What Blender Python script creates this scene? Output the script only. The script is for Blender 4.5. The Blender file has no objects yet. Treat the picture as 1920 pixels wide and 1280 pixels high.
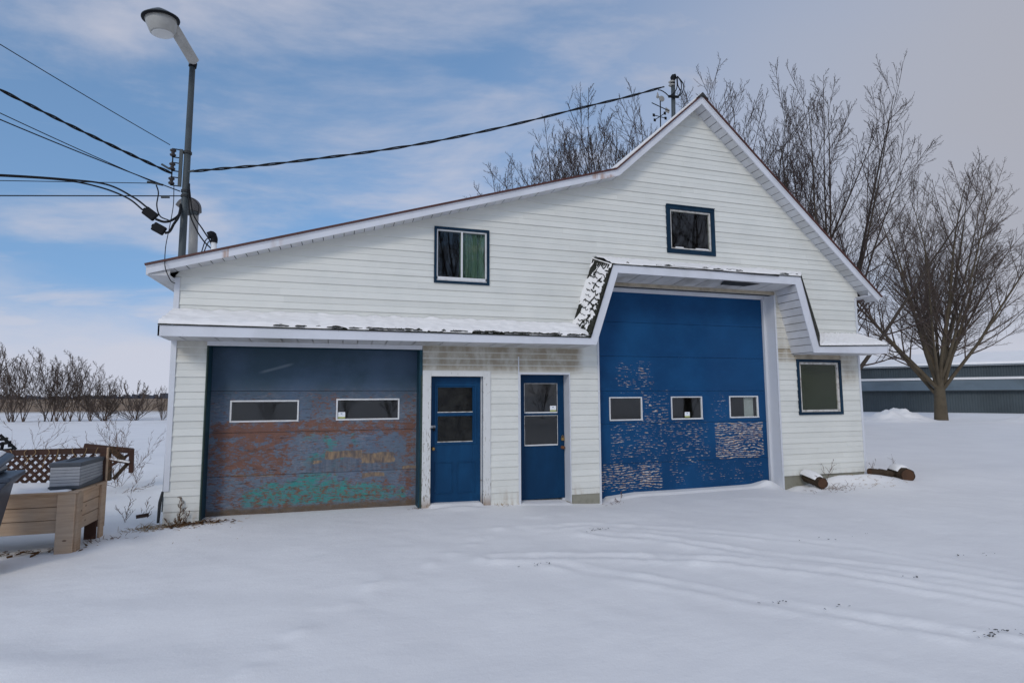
import bpy, math, random
import numpy as np
from mathutils import Vector, Matrix
R_ = math.radians
sc = bpy.context.scene
col = sc.collection

# ------------------------------------------------------------------ camera
F_PX, PITCH, ROLL, YAW = 1043.8, 0.09606777, -0.00446634, 0.30001905
CAM = Vector((0.0, -9.0, 1.78))
def _rot():
    cy, sy = math.cos(YAW), math.sin(YAW); cp, sp = math.cos(PITCH), math.sin(PITCH); cr, sr = math.cos(ROLL), math.sin(ROLL)
    Ry = np.array([[cy,0,-sy],[0,1,0],[sy,0,cy]]); Rp = np.array([[1,0,0],[0,cp,sp],[0,-sp,cp]]); Rr = np.array([[cr,-sr,0],[sr,cr,0],[0,0,1]])
    return Rr @ Rp @ Ry
MR = _rot()
def w3(v): return Vector((v[0], v[2], -v[1]))
right, down, fwd = w3(MR[0]), w3(MR[1]), w3(MR[2])
cd = bpy.data.cameras.new('camera'); cam = bpy.data.objects.new('camera', cd); col.objects.link(cam)
cd.sensor_width = 36; cd.lens = F_PX/1920*36; cd.clip_start = .05; cd.clip_end = 4000
mw = Matrix.Identity(4)
for i in range(3):
    mw[i][0] = right[i]; mw[i][1] = -down[i]; mw[i][2] = -fwd[i]; mw[i][3] = CAM[i]
cam.matrix_world = mw
sc.camera = cam

# ------------------------------------------------------------------ world, sun, exposure
SUN_EL, SUN_ROT = R_(30), R_(215)
world = bpy.data.worlds.new('World'); sc.world = world; world.use_nodes = True
nt = world.node_tree; nt.nodes.clear()
class NT:
    """tiny node helper"""
    def __init__(s, tree): s.t = tree
    def n(s, typ, **kw):
        nd = s.t.nodes.new(typ)
        for k, v in kw.items():
            if k == 'ins':
                for a, b in v.items(): s.put(nd, a, b)
            else: setattr(nd, k, v)
        return nd
    def put(s, nd, key, val):
        i = nd.inputs[key]
        if isinstance(val, bpy.types.NodeSocket): s.t.links.new(val, i)
        elif isinstance(val, bpy.types.Node): s.t.links.new(val.outputs[0], i)
        else: i.default_value = val
    def m(s, op, a, b=0.0, c=None, clamp=False):
        nd = s.t.nodes.new('ShaderNodeMath'); nd.operation = op; nd.use_clamp = clamp
        s.put(nd, 0, a); s.put(nd, 1, b)
        if c is not None: s.put(nd, 2, c)
        return nd.outputs[0]
    def ss(s, x, lo, hi):
        nd = s.t.nodes.new('ShaderNodeMapRange'); nd.interpolation_type = 'SMOOTHSTEP'
        s.put(nd, 'Value', x); nd.inputs['From Min'].default_value = lo; nd.inputs['From Max'].default_value = hi
        return nd.outputs[0]
    def lin(s, x, lo, hi, a=0., b=1.):
        nd = s.t.nodes.new('ShaderNodeMapRange')
        s.put(nd, 'Value', x); nd.inputs['From Min'].default_value = lo; nd.inputs['From Max'].default_value = hi
        nd.inputs['To Min'].default_value = a; nd.inputs['To Max'].default_value = b
        return nd.outputs[0]
    def mix(s, f, a, b, bt='MIX'):
        nd = s.t.nodes.new('ShaderNodeMix'); nd.data_type = 'RGBA'; nd.blend_type = bt
        s.put(nd, 0, f)
        for k, v in ((6, a), (7, b)):
            if isinstance(v, (tuple, list)) and len(v) == 3: v = (*v, 1)
            s.put(nd, k, v)
        return nd.outputs[2]
    def vec(s, x, y, z):
        nd = s.t.nodes.new('ShaderNodeCombineXYZ'); s.put(nd, 0, x); s.put(nd, 1, y); s.put(nd, 2, z); return nd.outputs[0]
    def noise(s, v, scale=5, detail=4, rough=.55, dist=0.):
        nd = s.t.nodes.new('ShaderNodeTexNoise'); s.put(nd, 'Vector', v)
        nd.inputs['Scale'].default_value = scale; nd.inputs['Detail'].default_value = detail
        nd.inputs['Roughness'].default_value = rough; nd.inputs['Distortion'].default_value = dist
        return nd.outputs[0]
    def scale(s, v, k):
        nd = s.t.nodes.new('ShaderNodeMapping'); s.put(nd, 'Vector', v); nd.inputs['Scale'].default_value = k; return nd.outputs[0]
W = NT(nt)
sky = W.n('ShaderNodeTexSky', sky_type='NISHITA', sun_disc=False, sun_elevation=SUN_EL, sun_rotation=SUN_ROT,
          altitude=100, air_density=1.0, dust_density=0.4, ozone_density=2.0)
tc = W.n('ShaderNodeTexCoord'); sep = W.n('ShaderNodeSeparateXYZ', ins={0: tc.outputs['Generated']})
dx, dy, dz = sep.outputs
# the horizon colours of a clear-air sky are kept out: lift the lookup a little
W.put(sky, 'Vector', W.vec(dx, dy, W.m('ADD', W.m('MULTIPLY', W.m('MAXIMUM', dz, 0.), .62), .30)))
den = W.m('ADD', W.m('MAXIMUM', dz, 0.0), 0.16)
px_, py_ = W.m('DIVIDE', dx, den), W.m('DIVIDE', dy, den)
pv = W.vec(W.m('ADD', W.m('MULTIPLY', px_, .9), W.m('MULTIPLY', py_, .35)), W.m('MULTIPLY', py_, 1.5), 3.7)
c1 = W.ss(W.noise(pv, .95, 9, .58, .3), .41, .66)
c2 = W.ss(W.noise(W.vec(W.m('MULTIPLY', px_, .5), W.m('MULTIPLY', py_, 1.1), 9.1), 2.6, 9, .62, .5), .5, .8)
cl = W.m('MAXIMUM', c1, W.m('MULTIPLY', c2, .6))
# the veil of high cloud thickens to the right (north-east) and towards the horizon
az = W.m('ADD', W.m('MULTIPLY', dx, .93), W.m('MULTIPLY', dy, -.05))
veil = W.ss(W.m('ADD', az, W.m('MULTIPLY', W.noise(pv, .5, 4, .5), .35)), .28, 1.0)
low = W.m('SUBTRACT', 1.0, W.ss(W.m('ADD', dz, W.m('MULTIPLY', W.noise(W.vec(dx, dy, W.m('MULTIPLY', dz, 5.0)), 2.2, 5), .22)), .06, .34))
lowc = W.m('MULTIPLY', low, .8)
bank = W.m('SUBTRACT', 1.0, W.ss(W.m('ADD', dz, W.m('MULTIPLY', W.noise(W.vec(W.m('MULTIPLY', dx, 2.5), W.m('MULTIPLY', dy, 2.5), W.m('MULTIPLY', dz, 6.0)), 1.6, 6), .16)), .14, .26))
f = W.m('MAXIMUM', W.m('MAXIMUM', W.m('MULTIPLY', cl, .78), veil), W.m('MULTIPLY', bank, .9))
skyc = W.n('ShaderNodeVectorMath', operation='MULTIPLY', ins={0: sky.outputs[0], 1: (.175, .192, .190)})
ccol = W.mix(veil, (.56, .565, .645), (.395, .405, .46))
ccol = W.mix(W.m('MULTIPLY', bank, .7), ccol, (.60, .61, .69))
fin = W.mix(f, skyc.outputs[0], ccol)
bg = W.n('ShaderNodeBackground', ins={'Color': fin, 'Strength': 1.0})
wo = W.n('ShaderNodeOutputWorld', ins={0: bg.outputs[0]})

sd = bpy.data.lights.new('sun', 'SUN'); sd.energy = 0.9; sd.angle = R_(14); sd.color = (1, .93, .84)
so = bpy.data.objects.new('sun', sd); col.objects.link(so)
# sun direction: sky's rotation runs clockwise from +Y
sv = Vector((math.sin(SUN_ROT)*math.cos(SUN_EL), math.cos(SUN_ROT)*math.cos(SUN_EL), math.sin(SUN_EL)))
so.rotation_euler = sv.to_track_quat('Z', 'Y').to_euler()
sc.view_settings.view_transform = 'Standard'; sc.view_settings.look = 'None'
sc.view_settings.exposure = 0.06; sc.view_settings.gamma = 1.0
sc.view_settings.use_curve_mapping = False
sc.render.engine = 'CYCLES'
sc.cycles.max_bounces = 7; sc.cycles.transparent_max_bounces = 8

# ------------------------------------------------------------------ helpers
def P(px, py, Y):
    """point of the plane y=Y that the photo shows at (px,py)"""
    v = right*((px-960)/F_PX) + down*((py-640)/F_PX) + fwd
    t = (Y-CAM.y)/v.y
    return CAM + v*t
def G(px, py, z=0.0):
    v = right*((px-960)/F_PX) + down*((py-640)/F_PX) + fwd
    return CAM + v*((z-CAM.z)/v.z)
def tag(o, label=None, cat=None, group=None, kind=None):
    if label: o['label'] = label
    if cat: o['category'] = cat
    if group: o['group'] = group
    if kind: o['kind'] = kind
    return o
def empty(name, loc, label, cat, group=None):
    o = bpy.data.objects.new(name, None); col.objects.link(o); o.location = loc; o.empty_display_size = .2
    return tag(o, label, cat, group)
def wloc(o):
    v = Vector((0,0,0))
    while o is not None: v = v + o.location; o = o.parent
    return v
class MB:
    def __init__(s): s.v = []; s.f = []; s.mi = []; s.cur = 0
    def face(s, idx): s.f.append(tuple(idx)); s.mi.append(s.cur)
    def hexa(s, c):      # 8 corners: bottom 4 ccw, top 4 ccw
        b = len(s.v); s.v += [tuple(p) for p in c]
        for q in ((3,2,1,0),(4,5,6,7),(0,1,5,4),(1,2,6,5),(2,3,7,6),(3,0,4,7)): s.face([b+i for i in q])
        return s
    def box(s, x0, x1, y0, y1, z0, z1):
        return s.hexa([(x0,y0,z0),(x1,y0,z0),(x1,y1,z0),(x0,y1,z0),(x0,y0,z1),(x1,y0,z1),(x1,y1,z1),(x0,y1,z1)])
    def beam(s, a, b, w, h, up=(0,0,1)):
        a, b = Vector(a), Vector(b); d = (b-a).normalized(); u = Vector(up)
        sd_ = d.cross(u).normalized(); u = sd_.cross(d).normalized()
        x, y = sd_*w/2, u*h/2
        return s.hexa([a-x-y, a+x-y, a+x+y, a-x+y, b-x-y, b+x-y, b+x+y, b-x+y])
    def prism(s, poly, off):   # planar polygon extruded by vector off
        b = len(s.v); n = len(poly); off = Vector(off)
        s.v += [tuple(p) for p in poly] + [tuple(Vector(p)+off) for p in poly]
        s.face(range(b, b+n)); s.face(reversed(range(b+n, b+2*n)))
        for i in range(n):
            j = (i+1) % n; s.face((b+j, b+i, b+n+i, b+n+j))
        return s
    def tube(s, pts, rad, n=6, cap=True):
        pts = [Vector(p) for p in pts]
        if not hasattr(rad, '__len__'): rad = [rad]*len(pts)
        b = len(s.v); ref = None
        for i, p in enumerate(pts):
            d = (pts[min(i+1, len(pts)-1)] - pts[max(i-1, 0)])
            if d.length < 1e-9: d = Vector((0,0,1))
            d.normalize()
            if ref is None:
                ref = Vector((0,0,1)) if abs(d.z) < .9 else Vector((1,0,0))
            x = (ref - d*ref.dot(d)).normalized(); y = d.cross(x); ref = x
            for k in range(n):
                a = 2*math.pi*k/n
                s.v.append(tuple(p + (x*math.cos(a) + y*math.sin(a))*rad[i]))
        for i in range(len(pts)-1):
            for k in range(n):
                s.face((b+i*n+k, b+i*n+(k+1)%n, b+(i+1)*n+(k+1)%n, b+(i+1)*n+k))
        if cap:
            s.face(reversed(range(b, b+n))); s.face(range(b+(len(pts)-1)*n, b+len(pts)*n))
        return s
    def lathe(s, c, prof, n=20, axis=(0,0,1)):   # prof: (dist along axis, radius)
        ax = Vector(axis).normalized(); c = Vector(c)
        ref = Vector((1,0,0)) if abs(ax.x) < .9 else Vector((0,1,0))
        x = (ref-ax*ref.dot(ax)).normalized(); y = ax.cross(x); b = len(s.v)
        for h, r in prof:
            for k in range(n):
                a = 2*math.pi*k/n; s.v.append(tuple(c + ax*h + (x*math.cos(a)+y*math.sin(a))*r))
        m = len(prof)
        for i in range(m-1):
            for k in range(n): s.face((b+i*n+k, b+i*n+(k+1)%n, b+(i+1)*n+(k+1)%n, b+(i+1)*n+k))
        s.face(reversed(range(b, b+n))); s.face(range(b+(m-1)*n, b+m*n))
        return s
    def build(s, name, mat, parent=None, bevel=0, smooth=False, org=None, label=None, kind=None):
        me = bpy.data.meshes.new(name)
        o0 = wloc(parent) if parent is not None else (Vector(org) if org is not None else Vector((0,0,0)))
        me.from_pydata([(v[0]-o0.x, v[1]-o0.y, v[2]-o0.z) for v in s.v], [], s.f)
        for m_ in (mat if isinstance(mat, (list, tuple)) else [mat]): me.materials.append(m_)
        if any(s.mi): me.polygons.foreach_set('material_index', s.mi)
        if smooth: me.polygons.foreach_set('use_smooth', [True]*len(me.polygons))
        me.update()
        o = bpy.data.objects.new(name, me); col.objects.link(o)
        if parent is not None: o.parent = parent
        else: o.location = o0
        if bevel:
            bv = o.modifiers.new('bevel', 'BEVEL'); bv.width = bevel; bv.segments = 2; bv.limit_method = 'ANGLE'
        if label: o['label'] = label
        if kind: o['kind'] = kind
        return o
def vnoise(seed=0):
    rg = np.random.RandomState(seed); T = rg.rand(256, 256)
    def fn(x, y):
        xi = np.floor(x).astype(int); yi = np.floor(y).astype(int); fx = x-xi; fy = y-yi
        fx = fx*fx*(3-2*fx); fy = fy*fy*(3-2*fy)
        a = T[xi & 255, yi & 255]; b = T[(xi+1) & 255, yi & 255]; c = T[xi & 255, (yi+1) & 255]; d = T[(xi+1) & 255, (yi+1) & 255]
        return (a*(1-fx)+b*fx)*(1-fy) + (c*(1-fx)+d*fx)*fy - .5
    return fn
N1, N2 = vnoise(1), vnoise(2)
def fbm(x, y, o=4, fn=N1):
    v = 0; a = 1.
    for k in range(o): v = v + a*fn(x*2**k+7.3*k, y*2**k+3.1*k); a *= .5
    return v

# ------------------------------------------------------------------ materials
def mat(name, base=(.5,.5,.5), rough=.6, spec=.4, metal=0.):
    m = bpy.data.materials.new(name); m.use_nodes = True; t = m.node_tree
    b = t.nodes['Principled BSDF']; b.inputs['Base Color'].default_value = (*base, 1)
    b.inputs['Roughness'].default_value = rough; b.inputs['Specular IOR Level'].default_value = spec; b.inputs['Metallic'].default_value = metal
    return m, NT(t), b
def objco(w): return w.n('ShaderNodeTexCoord').outputs['Object']
def rnd(w): return w.n('ShaderNodeObjectInfo').outputs['Random']
def bump(w, b, h, dist=.004, strength=.6):
    nd = w.n('ShaderNodeBump', ins={'Height': h}); nd.inputs['Distance'].default_value = dist; nd.inputs['Strength'].default_value = strength
    w.t.links.new(nd.outputs[0], b.inputs['Normal'])
def boxm(w, x, z, x0, x1, z0, z1, s=.05):
    """soft box mask"""
    a = w.m('MULTIPLY', w.ss(x, x0-s, x0+s), w.m('SUBTRACT', 1., w.ss(x, x1-s, x1+s)))
    b = w.m('MULTIPLY', w.ss(z, z0-s, z0+s), w.m('SUBTRACT', 1., w.ss(z, z1-s, z1+s)))
    return w.m('MULTIPLY', a, b)
def addall(w, L):
    r = L[0]
    for q in L[1:]: r = w.m('ADD', r, q)
    return r
def weathered(name, base, dark, rough=.55, scale=3., amt=.5, spec=.35, fine=40, var=.06, metal=0, bmp=.001):
    m, w, b = mat(name, base, rough, spec, metal); co = objco(w)
    n1 = w.ss(w.noise(co, scale, 6, .6), .42, .75); n2 = w.noise(co, fine, 3, .6)
    c = w.mix(w.m('MULTIPLY', n1, amt), base, dark)
    c = w.mix(w.m('MULTIPLY', n2, .25), c, tuple(k*.75 for k in base))
    v = w.lin(rnd(w), 0, 1, 1-var, 1+var)
    c = w.mix(1.0, c, w.vec(v, v, v), 'MULTIPLY')
    w.put(b, 'Base Color', c); bump(w, b, n2, bmp, .5)
    return m
# white vinyl siding with grime under the soffit, streaks running down
def m_siding():
    m, w, b = mat('vinyl_siding', (.74,.76,.74), .42, .4); co = objco(w)
    s = w.n('ShaderNodeSeparateXYZ', ins={0: co}); x, y, z = s.outputs
    streak = w.noise(w.vec(w.m('MULTIPLY', x, 7.), y, w.m('MULTIPLY', z, .8)), 1., 5, .6)
    blot = w.noise(co, 1.6, 5, .6)
    base = w.mix(w.ss(blot, .35, .7), (.71,.705,.65), (.665,.665,.615))
    base = w.mix(w.m('MULTIPLY', w.ss(streak, .55, .85), .07), base, (.45,.46,.43))
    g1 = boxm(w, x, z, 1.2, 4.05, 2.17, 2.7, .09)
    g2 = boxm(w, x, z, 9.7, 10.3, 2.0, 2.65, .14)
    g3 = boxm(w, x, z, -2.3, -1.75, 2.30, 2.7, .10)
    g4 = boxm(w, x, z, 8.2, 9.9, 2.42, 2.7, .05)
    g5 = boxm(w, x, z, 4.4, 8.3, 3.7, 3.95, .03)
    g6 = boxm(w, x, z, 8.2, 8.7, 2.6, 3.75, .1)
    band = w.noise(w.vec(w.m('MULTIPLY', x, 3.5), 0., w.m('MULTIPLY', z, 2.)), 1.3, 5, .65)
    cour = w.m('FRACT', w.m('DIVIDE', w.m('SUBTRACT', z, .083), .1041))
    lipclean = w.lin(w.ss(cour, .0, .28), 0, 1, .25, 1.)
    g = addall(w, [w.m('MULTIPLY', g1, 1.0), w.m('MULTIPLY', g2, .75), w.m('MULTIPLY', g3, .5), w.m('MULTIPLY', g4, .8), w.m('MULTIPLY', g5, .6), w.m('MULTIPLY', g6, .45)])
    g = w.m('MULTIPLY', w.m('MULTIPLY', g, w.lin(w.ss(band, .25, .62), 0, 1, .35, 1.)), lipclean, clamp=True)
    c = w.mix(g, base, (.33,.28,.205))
    # splash dirt near the ground
    gd = w.m('MULTIPLY', w.m('SUBTRACT', 1., w.ss(z, .02, .34)), w.ss(w.noise(w.vec(w.m('MULTIPLY', x, 5.), 0., z), 2., 5), .42, .68))
    c = w.mix(w.m('MULTIPLY', gd, .6), c, (.42,.33,.24))
    v = w.lin(rnd(w), 0, 1, .95, 1.03); c = w.mix(1., c, w.vec(v, v, v), 'MULTIPLY')
    w.put(b, 'Base Color', c); bump(w, b, w.noise(w.vec(w.m('MULTIPLY', x, 1.5), y, w.m('MULTIPLY', z, 60.)), 3., 3), .0008, .5)
    return m
M = {}
M['siding'] = m_siding()
M['trim'] = weathered('white_aluminium_trim', (.64,.655,.69), (.55,.55,.56), .38, 1.5, .4, .45)
M['soffit'] = weathered('soffit_vinyl', (.62,.63,.66), (.42,.40,.35), .5, 2.2, .5)
M['soffit_stained'] = weathered('stained_soffit', (.60,.60,.60), (.22,.19,.14), .55, 1.6, .75)
M['tanboard'] = weathered('bare_header_board', (.42,.36,.27), (.16,.13,.09), .7, 4, .8)
M['shadowwood'] = weathered('inner_wall', (.22,.20,.17), (.1,.09,.08), .9)
M['concrete'] = weathered('foundation_concrete', (.27,.26,.21), (.15,.14,.11), .9, 5, .7, .2, 60, bmp=.003)
M['roofing'] = weathered('red_brown_metal_roof', (.085,.03,.022), (.03,.015,.012), .5, 3, .6)
M['galv'] = weathered('galvanised_steel', (.062,.075,.080), (.035,.042,.043), .55, 5, .6, .3)
M['greypaint'] = weathered('grey_painted_pipe', (.30,.295,.28), (.2,.2,.19), .5, 5, .5)
M['blackplastic'] = weathered('black_plastic', (.007,.008,.010), (.012,.012,.012), .6, 5, .4, .15)
M['cable'] = weathered('cable_rubber', (.010,.011,.013), (.02,.02,.02), .6, 5, .3, .15)
M['porcelain'] = weathered('brown_porcelain', (.035,.03,.03), (.02,.02,.02), .25)
M['lampwhite'] = weathered('lamp_enamel', (.42,.41,.38), (.28,.27,.23), .45, 5, .5)
M['rust'] = weathered('rusted_metal', (.19,.075,.03), (.08,.035,.02), .8, 8, .6)
M['brass'] = weathered('old_brass', (.42,.26,.09), (.15,.09,.04), .4, 20, .5, .5, metal=.7)
M['steel'] = weathered('bright_steel', (.5,.5,.5), (.25,.24,.23), .35, 20, .5, .5, metal=.8)
M['rubber'] = weathered('dark_flashing', (.03,.032,.033), (.05,.05,.045), .7)
M['bark'] = weathered('grey_brown_bark', (.070,.056,.045), (.038,.031,.026), .9, 3, .8, .2, 30, .1, bmp=.02)
M['barkmoss'] = weathered('greenish_bark', (.115,.092,.062), (.07,.055,.038), .9, 2, .8, .2, 20, .1, bmp=.03)
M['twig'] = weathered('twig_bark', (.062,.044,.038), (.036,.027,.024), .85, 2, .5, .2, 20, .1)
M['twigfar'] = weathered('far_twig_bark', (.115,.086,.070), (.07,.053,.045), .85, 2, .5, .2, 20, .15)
M['straw'] = weathered('dry_grass', (.36,.25,.13), (.16,.10,.05), .85, 9, .6, .2, 30, .1)
M['deadweed'] = weathered('dead_weed', (.15,.08,.045), (.07,.04,.03), .9, 9, .6, .2, 30, .1)
M['leaf'] = weathered('dead_leaf', (.12,.06,.025), (.05,.03,.02), .8, 15, .6, .2, 30, .1)
M['gravel'] = weathered('dark_gravel', (.10,.10,.095), (.05,.05,.05), .9, 20, .6)
M['bin'] = weathered('blue_grey_bin_plastic', (.045,.058,.082), (.075,.085,.10), .42, 4, .5)
M['bag'] = weathered('black_bag', (.012,.012,.013), (.02,.02,.02), .3, 8, .3)
M['foamslat'] = weathered('grey_plastic_slats', (.34,.35,.37), (.22,.235,.26), .5, 6, .5)
M['darkplastic'] = weathered('dark_grey_plastic', (.075,.085,.10), (.05,.055,.06), .5, 6, .5)
M['redwood'] = weathered('brown_stained_wood', (.060,.027,.017), (.028,.017,.012), .75, 5, .6)
M['shingle'] = weathered('dark_shingle', (.035,.036,.028), (.018,.018,.018), .95, 9, .6, .15, 50, .2, bmp=.003)
M['greentrim'] = weathered('dark_green_edge', (.035,.06,.05), (.02,.03,.025), .7, 12, .7)
M['curtain'] = weathered('green_curtain', (.16,.27,.20), (.36,.38,.30), .9, 4, .8)
M['shade_dark'] = weathered('painted_shade_dark', (.02,.02,.02), (.012,.012,.012), .9)  # near-black colour standing in for shade, indoors and between soffit panels
M['log'] = weathered('log_bark', (.065,.045,.030), (.035,.025,.018), .95, 8, .7, .15, 30, bmp=.02)
M['logend'] = weathered('sawn_log_end', (.085,.042,.022), (.045,.025,.014), .85, 8, .6)
M['barnmetal'] = weathered('dark_green_barn_metal', (.062,.080,.088), (.036,.047,.053), .55, .25, .7)
M['barnroof'] = weathered('blue_grey_barn_metal', (.15,.19,.215), (.09,.115,.13), .5, .4, .7)

def m_snow(name='snow', far=False):
    m, w, b = mat(name, (.86,.87,.885), .65, .25); co = objco(w)
    n = w.noise(co, 1.1, 5, .55); c = w.mix(w.ss(n, .3, .75), (.89,.865,.84), (.85,.825,.80))
    fine = w.noise(co, 28, 5, .65); mid = w.noise(co, 4, 4, .5)
    h = w.m('ADD', w.m('MULTIPLY', fine, .35), w.m('MULTIPLY', mid, 1.))
    w.put(b, 'Base Color', c); bump(w, b, h, .015, .35)
    b.inputs['Subsurface Weight'].default_value = 0
    return m
M['snow'] = m_snow()
def m_ground():
    m, w, b = mat('snow_ground', (.86,.87,.885), .68, .2); co = objco(w)
    s = w.n('ShaderNodeSeparateXYZ', ins={0: co}); x, y, z = s.outputs
    n = w.noise(co, .8, 5, .55); c = w.mix(w.ss(n, .3, .75), (.88,.86,.84), (.83,.81,.795))
    # stubble showing through on the far side, and the bare brown field behind the tree row
    e = w.m('ADD', w.m('SUBTRACT', y, w.m('MULTIPLY', x, -.1)), w.m('MULTIPLY', w.noise(co, .12, 5), 8.))
    leftside = w.m('SUBTRACT', 1., w.ss(x, 8., 30.))
    st = w.m('MULTIPLY', w.ss(e, 33., 41.), w.ss(w.noise(w.scale(co, (.35,1.6,1)), 1.4, 6, .7), .52, .60))
    st = w.m('MULTIPLY', st, leftside)
    c = w.mix(w.m('MULTIPLY', st, .8), c, (.25,.19,.12))
    brown = w.m('MULTIPLY', w.ss(e, 62., 78.), w.m('SUBTRACT', 1., w.ss(x, 20., 60.)))
    bc = w.mix(w.noise(w.scale(co, (.15,.8,1)), .5, 5, .6), (.17,.105,.055), (.33,.22,.12))
    c = w.mix(brown, c, bc)
    fine = w.noise(co, 30, 5, .7); mid = w.noise(w.scale(co, (1,1.8,1)), 3.2, 5, .55)
    gr_ = w.noise(co, 140, 3, .7)
    h = addall(w, [w.m('MULTIPLY', fine, .38), mid, w.m('MULTIPLY', gr_, .12)])
    w.put(b, 'Base Color', c); bump(w, b, h, .02, .45)
    return m
M['ground'] = m_ground()
def m_glass(name, tint=.55, refl=.09, rough=.02, dust=.0):
    m = bpy.data.materials.new(name); m.use_nodes = True; t = m.node_tree; t.nodes.clear(); w = NT(t)
    tr = w.n('ShaderNodeBsdfTransparent', ins={0: (tint, tint*1.03, tint, 1)})
    gl = w.n('ShaderNodeBsdfGlossy', ins={0: (1,1,1,1), 1: rough})
    fr = w.n('ShaderNodeFresnel', ins={0: 1.5})
    fac = w.m('ADD', w.m('MULTIPLY', fr.outputs[0], 1.0), refl, clamp=True)
    # only the face that meets the air mirrors: the far side of the pane lets light through
    fac = w.m('MULTIPLY', fac, w.m('SUBTRACT', 1., w.n('ShaderNodeNewGeometry').outputs['Backfacing']))
    mx = w.n('ShaderNodeMixShader', ins={0: fac, 1: tr.outputs[0], 2: gl.outputs[0]})
    out = mx
    if dust:
        co = objco(w); df = w.n('ShaderNodeBsdfDiffuse', ins={0: (.09,.09,.08,1)})
        out = w.n('ShaderNodeMixShader', ins={0: w.m('MULTIPLY', w.ss(w.noise(co, 5, 6, .65), .3, .8), dust), 1: mx.outputs[0], 2: df.outputs[0]})
    w.n('ShaderNodeOutputMaterial', ins={0: out.outputs[0]})
    return m
M['glass'] = m_glass('window_glass', .8, .030)
M['dustyglass'] = m_glass('dusty_door_glass', .3, -.015, .1, .30)
M['boardedglass'] = m_glass('olive_pane', .85, -.015, .10, .05)

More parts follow.
